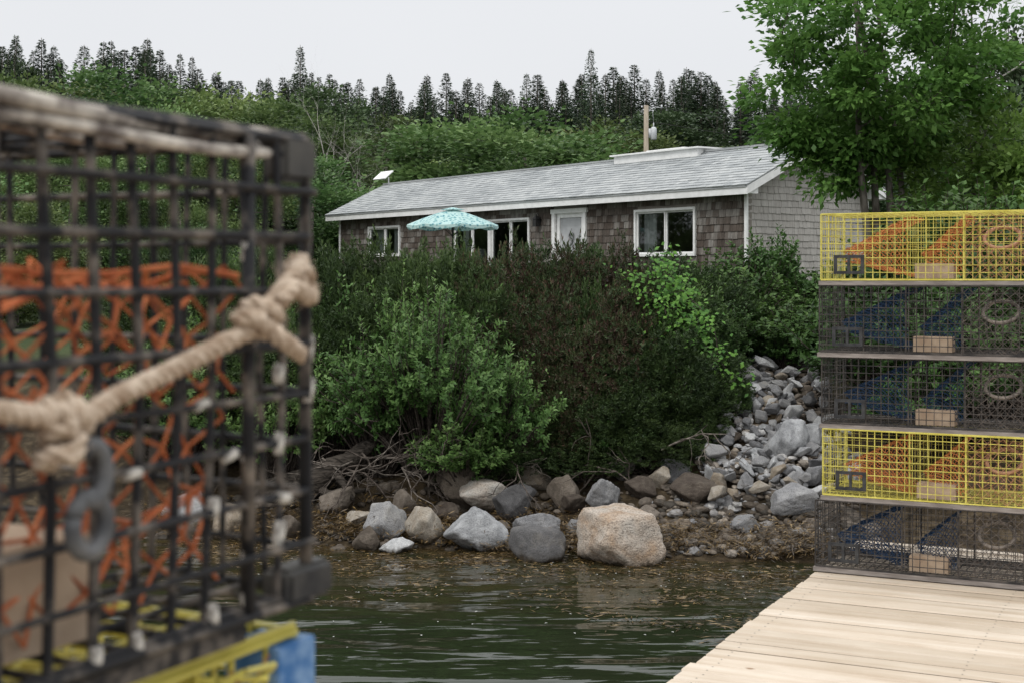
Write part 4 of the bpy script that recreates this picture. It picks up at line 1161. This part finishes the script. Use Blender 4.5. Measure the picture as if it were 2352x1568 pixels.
for q,(y,zo,rr) in enumerate(((.000,.000,.0055),(.012,-.008,.0045),(-.004,-.012,.004),(.05,.0,.005),(.11,.0,.005))):
    pts=[(x,y+.004*math.sin(x*19+q*2),z0+TH+zo+.0035*math.sin(x*17+q*9)) for x in np.linspace(0,TL-.05,30)]
    mb.tube(pts,[rr*random.uniform(.8,1.2) for _ in pts],6)
T_n['top_lashing']=mb.build('top_lashing',[noisy('grey_lashing',(.12,.10,.088),(.60,.55,.48),38,.85,.2,.002,lo=.38,hi=.66)],True)
near=place_trap(T_n,(P0.x,P0.y,ZN),NA_,'black wire lobster trap with worn wires and frayed orange netting')
def rounded(mb,c,s,r):
    b=bmesh.new(); bmesh.ops.create_cube(b,size=1.0)
    for v in b.verts: v.co=Vector((v.co.x*s[0],v.co.y*s[1],v.co.z*s[2]))
    bmesh.ops.bevel(b,geom=b.edges[:],offset=r,segments=3,affect='EDGES')
    b.verts.index_update(); o=len(mb.v); mb.v+=[tuple(v.co+Vector(c)) for v in b.verts]
    for f in b.faces: mb.face([o+v.index for v in f.verts],0,.5)
    b.free()
M_rub=noisy('black_rubber',(.014,.015,.018),(.09,.085,.075),14,.6,.3,.002)
for (c,s) in (((TL-.014,.004,.362),(.044,.022,.036)),((TL-.004,.004,.038),(.060,.028,.028))):
    mb=MB(); rounded(mb,c,s,.0045); mobj('corner_bumper',mb.build('corner_bumper',[M_rub]),near)
def clip(x,z,vert,y=-.0035):
    mb=MB(); L=random.uniform(.012,.022); r=random.uniform(.0040,.0050)
    tl=random.uniform(-.002,.002)
    if vert: mb.tube([(tl,0,-L/2),(-tl*.3,.001,0),(-tl,0,L/2)],[r*.8,r,r*.85],8)
    else: mb.tube([(-L/2,0,tl),(0,.001,0),(L/2,0,-tl)],[r*.8,r,r*.85],8)
    mobj('wire_clip',mb.build('wire_clip',[M_plate],True),near,(x,y,z))
sx_=TL/round(TL/.0385); szz=TH/round(TH/.0385)
for (t,z,v) in [(.087,.287,1),(.059,.287,1),(.085,.141,1),(.112,.111,1),(.02,.148,1),(.01,.217,1),(.08,.04,1),(.10,.036,1),(.176,.034,1),(.248,.034,1),(.098,.13,0),(.2,.129,0),(.02,.08,1),(.0,.185,1),(.05,.20,1),(.13,.17,0),(.035,.115,0),(.06,.07,1)]:
    x=TL-t
    if v: x=round(x/sx_)*sx_
    else: z=.03+round((z-.03)/szz)*szz
    clip(x,z,bool(v))
e=place_trap(T_y,(P0.x,P0.y,ZN-.377),NA_+.01,'yellow wire lobster trap below the black one')
mb=MB(); rounded(mb,(TL-.012,.012,.330),(.050,.050,.080),.0012); mobj('blue_tag_block',mb.build('blue_tag_block',[noisy('scuffed_blue',(.04,.14,.34),(.26,.40,.58),50,.6,.3,.001,lo=.4,hi=.78)]),e,label='scuffed blue plastic block on the corner')
mb=MB(); net(mb,(.75,-.012,.22),(TL-.06,-.012,.28),(TL-.06,-.010,.362),(.75,-.010,.362),17,6,.0026,5,.005,0,.006); net(mb,(.75,-.012,.362),(TL-.06,-.012,.362),(TL-.06,.3,.368),(.75,.3,.368),18,12,.0025,5,.005,0,.005); mobj('yellow_netting',mb.build('yellow_netting',[M_ywire]),e)
place_trap(T_b,(P0.x,P0.y,ZN-.754),NA_,'black wire lobster trap with dark blue netting in a stack')
place_trap(T_b,(P0.x,P0.y,ZN-1.131),NA_,'black wire lobster trap with dark blue netting in a stack')
mb=MB()
for y in (0,.22,.44): mb.box((0,y,0),(TL,y+.08,.12))
for k in range(7): mb.box((.01+k*.18,0,.12),(.12+k*.18,.54,.147))
mobj('wooden_pallet',mb.build('wooden_pallet',[M_runner]),None,(P0.x,P0.y,.945),(0,0,NA_),label='grey wooden pallet under the near trap stack',category='pallet')

# rope
M_rope=noisy('tan_rope',(.34,.245,.17),(.62,.51,.40),80,.9,.12,.003)
def catmull(P,step=.004):
    P=[Vector(p) for p in P]; P=[P[0]*2-P[1]]+P+[P[-1]*2-P[-2]]; o=[]
    for i in range(1,len(P)-2):
        L=(P[i+1]-P[i]).length; n=max(2,int(L/step))
        for k in range(n):
            t=k/n; a,b,c,d=P[i-1],P[i],P[i+1],P[i+2]
            o.append(.5*((2*b)+(c-a)*t+(2*a-5*b+4*c-d)*t*t+(3*b-a-3*c+d)*t**3))
    o.append(P[-2]); return o
def rope(mb,P,Rr=.0070,pitch=.027):
    C=catmull(P); s=0; U=None; S=[[],[],[]]
    for i,p in enumerate(C):
        t=(C[min(i+1,len(C)-1)]-C[max(i-1,0)]).normalized()
        if U is None: U=t.orthogonal()
        U=(U-t*U.dot(t)).normalized(); V=t.cross(U)
        if i: s+=(C[i]-C[i-1]).length
        for k in range(3):
            a=2*math.pi*(s/pitch+k/3); S[k].append(p+(U*math.cos(a)+V*math.sin(a))*Rr*.56)
    for k in range(3): mb.tube(S[k],Rr*.52,7)
    for i in range(len(C)*2):
        d=Vector((random.gauss(0,1),random.gauss(0,1),random.gauss(0,1))).normalized()
        p=C[i//2]+d*Rr*.85
        mb.tube([p,p+d*.003+Vector((random.gauss(0,.004),random.gauss(0,.004),random.gauss(0,.004)))],[.0004,.0002],3,cap=False)
def wrap(c,ax,r,turns,adv,ph=0):
    c=Vector(c);ax=Vector(ax).normalized();U=ax.orthogonal().normalized();V=ax.cross(U);o=[]
    n=int(turns*8)
    for i in range(n+1):
        a=2*math.pi*i/8+ph; rr=r*random.uniform(.85,1.15); o.append(c+ax*(adv*(i/n-.5)+random.gauss(0,.0012))+(U*math.cos(a)+V*math.sin(a))*rr)
    return o
rp_=empty('mooring_rope',(P0.x,P0.y,2.228),NA_,label='thick tan twisted rope knotted along the black trap',category='rope')
mb=MB()
rope(mb,[(.68,-.016,.225),(.78,-.016,.205),(.87,-.016,.196),(.91,-.020,.188),(.94,-.020,.186),(.97,-.016,.195),(1.03,-.014,.210),(1.085,-.016,.226),(1.11,-.022,.236),(1.13,-.018,.250),(1.155,-.016,.266),(1.178,-.010,.278),(1.194,.000,.282),(1.202,.006,.272),(1.196,-.006,.260),(1.180,-.018,.255),(1.163,-.026,.256),(1.145,-.028,.262),(1.13,-.028,.252)])
rope(mb,wrap((1.110,-.020,.241),(.55,0,.45),.0100,1.8,.026)+[Vector((1.114,-.034,.230)),Vector((1.129,-.036,.221)),Vector((1.146,-.034,.213))],.0066)
rope(mb,wrap((.925,-.018,.188),(1,0,.15),.0088,1.8,.024)+[Vector((.926,-.028,.174)),Vector((.920,-.026,.162))],.0062)
rope(mb,wrap((.918,-.020,.170),(.25,0,1),.0084,1.7,.024),.0060)
rope(mb,wrap((1.180,-.006,.271),(.6,0,.45),.0092,1.9,.022,1.0),.0060)
mobj('rope_strand',mb.build('rope_strand',[M_rope],True),rp_)
mb=MB()
pts=[(.937+.0140*math.cos(a),-.026,.122+.017*math.sin(a)) for a in np.linspace(R(-200),R(160),18)]
mb.tube(pts,.0056,10)
pts=[(.938+.012*math.cos(a),-.027,.153+.017*math.sin(a)) for a in np.linspace(R(140),R(-130),12)]
mb.tube(pts,.0056,10)
mobj('bungee_hook',mb.build('bungee_hook',[noisy('dark_grey_rubber',(.035,.037,.042),(.15,.15,.15),36,.6,.4,.001)],True),None,(P0.x,P0.y,2.228),(0,0,NA_),label='dark grey rubber hook hanging from the rope knot',category='hook')
print('done')
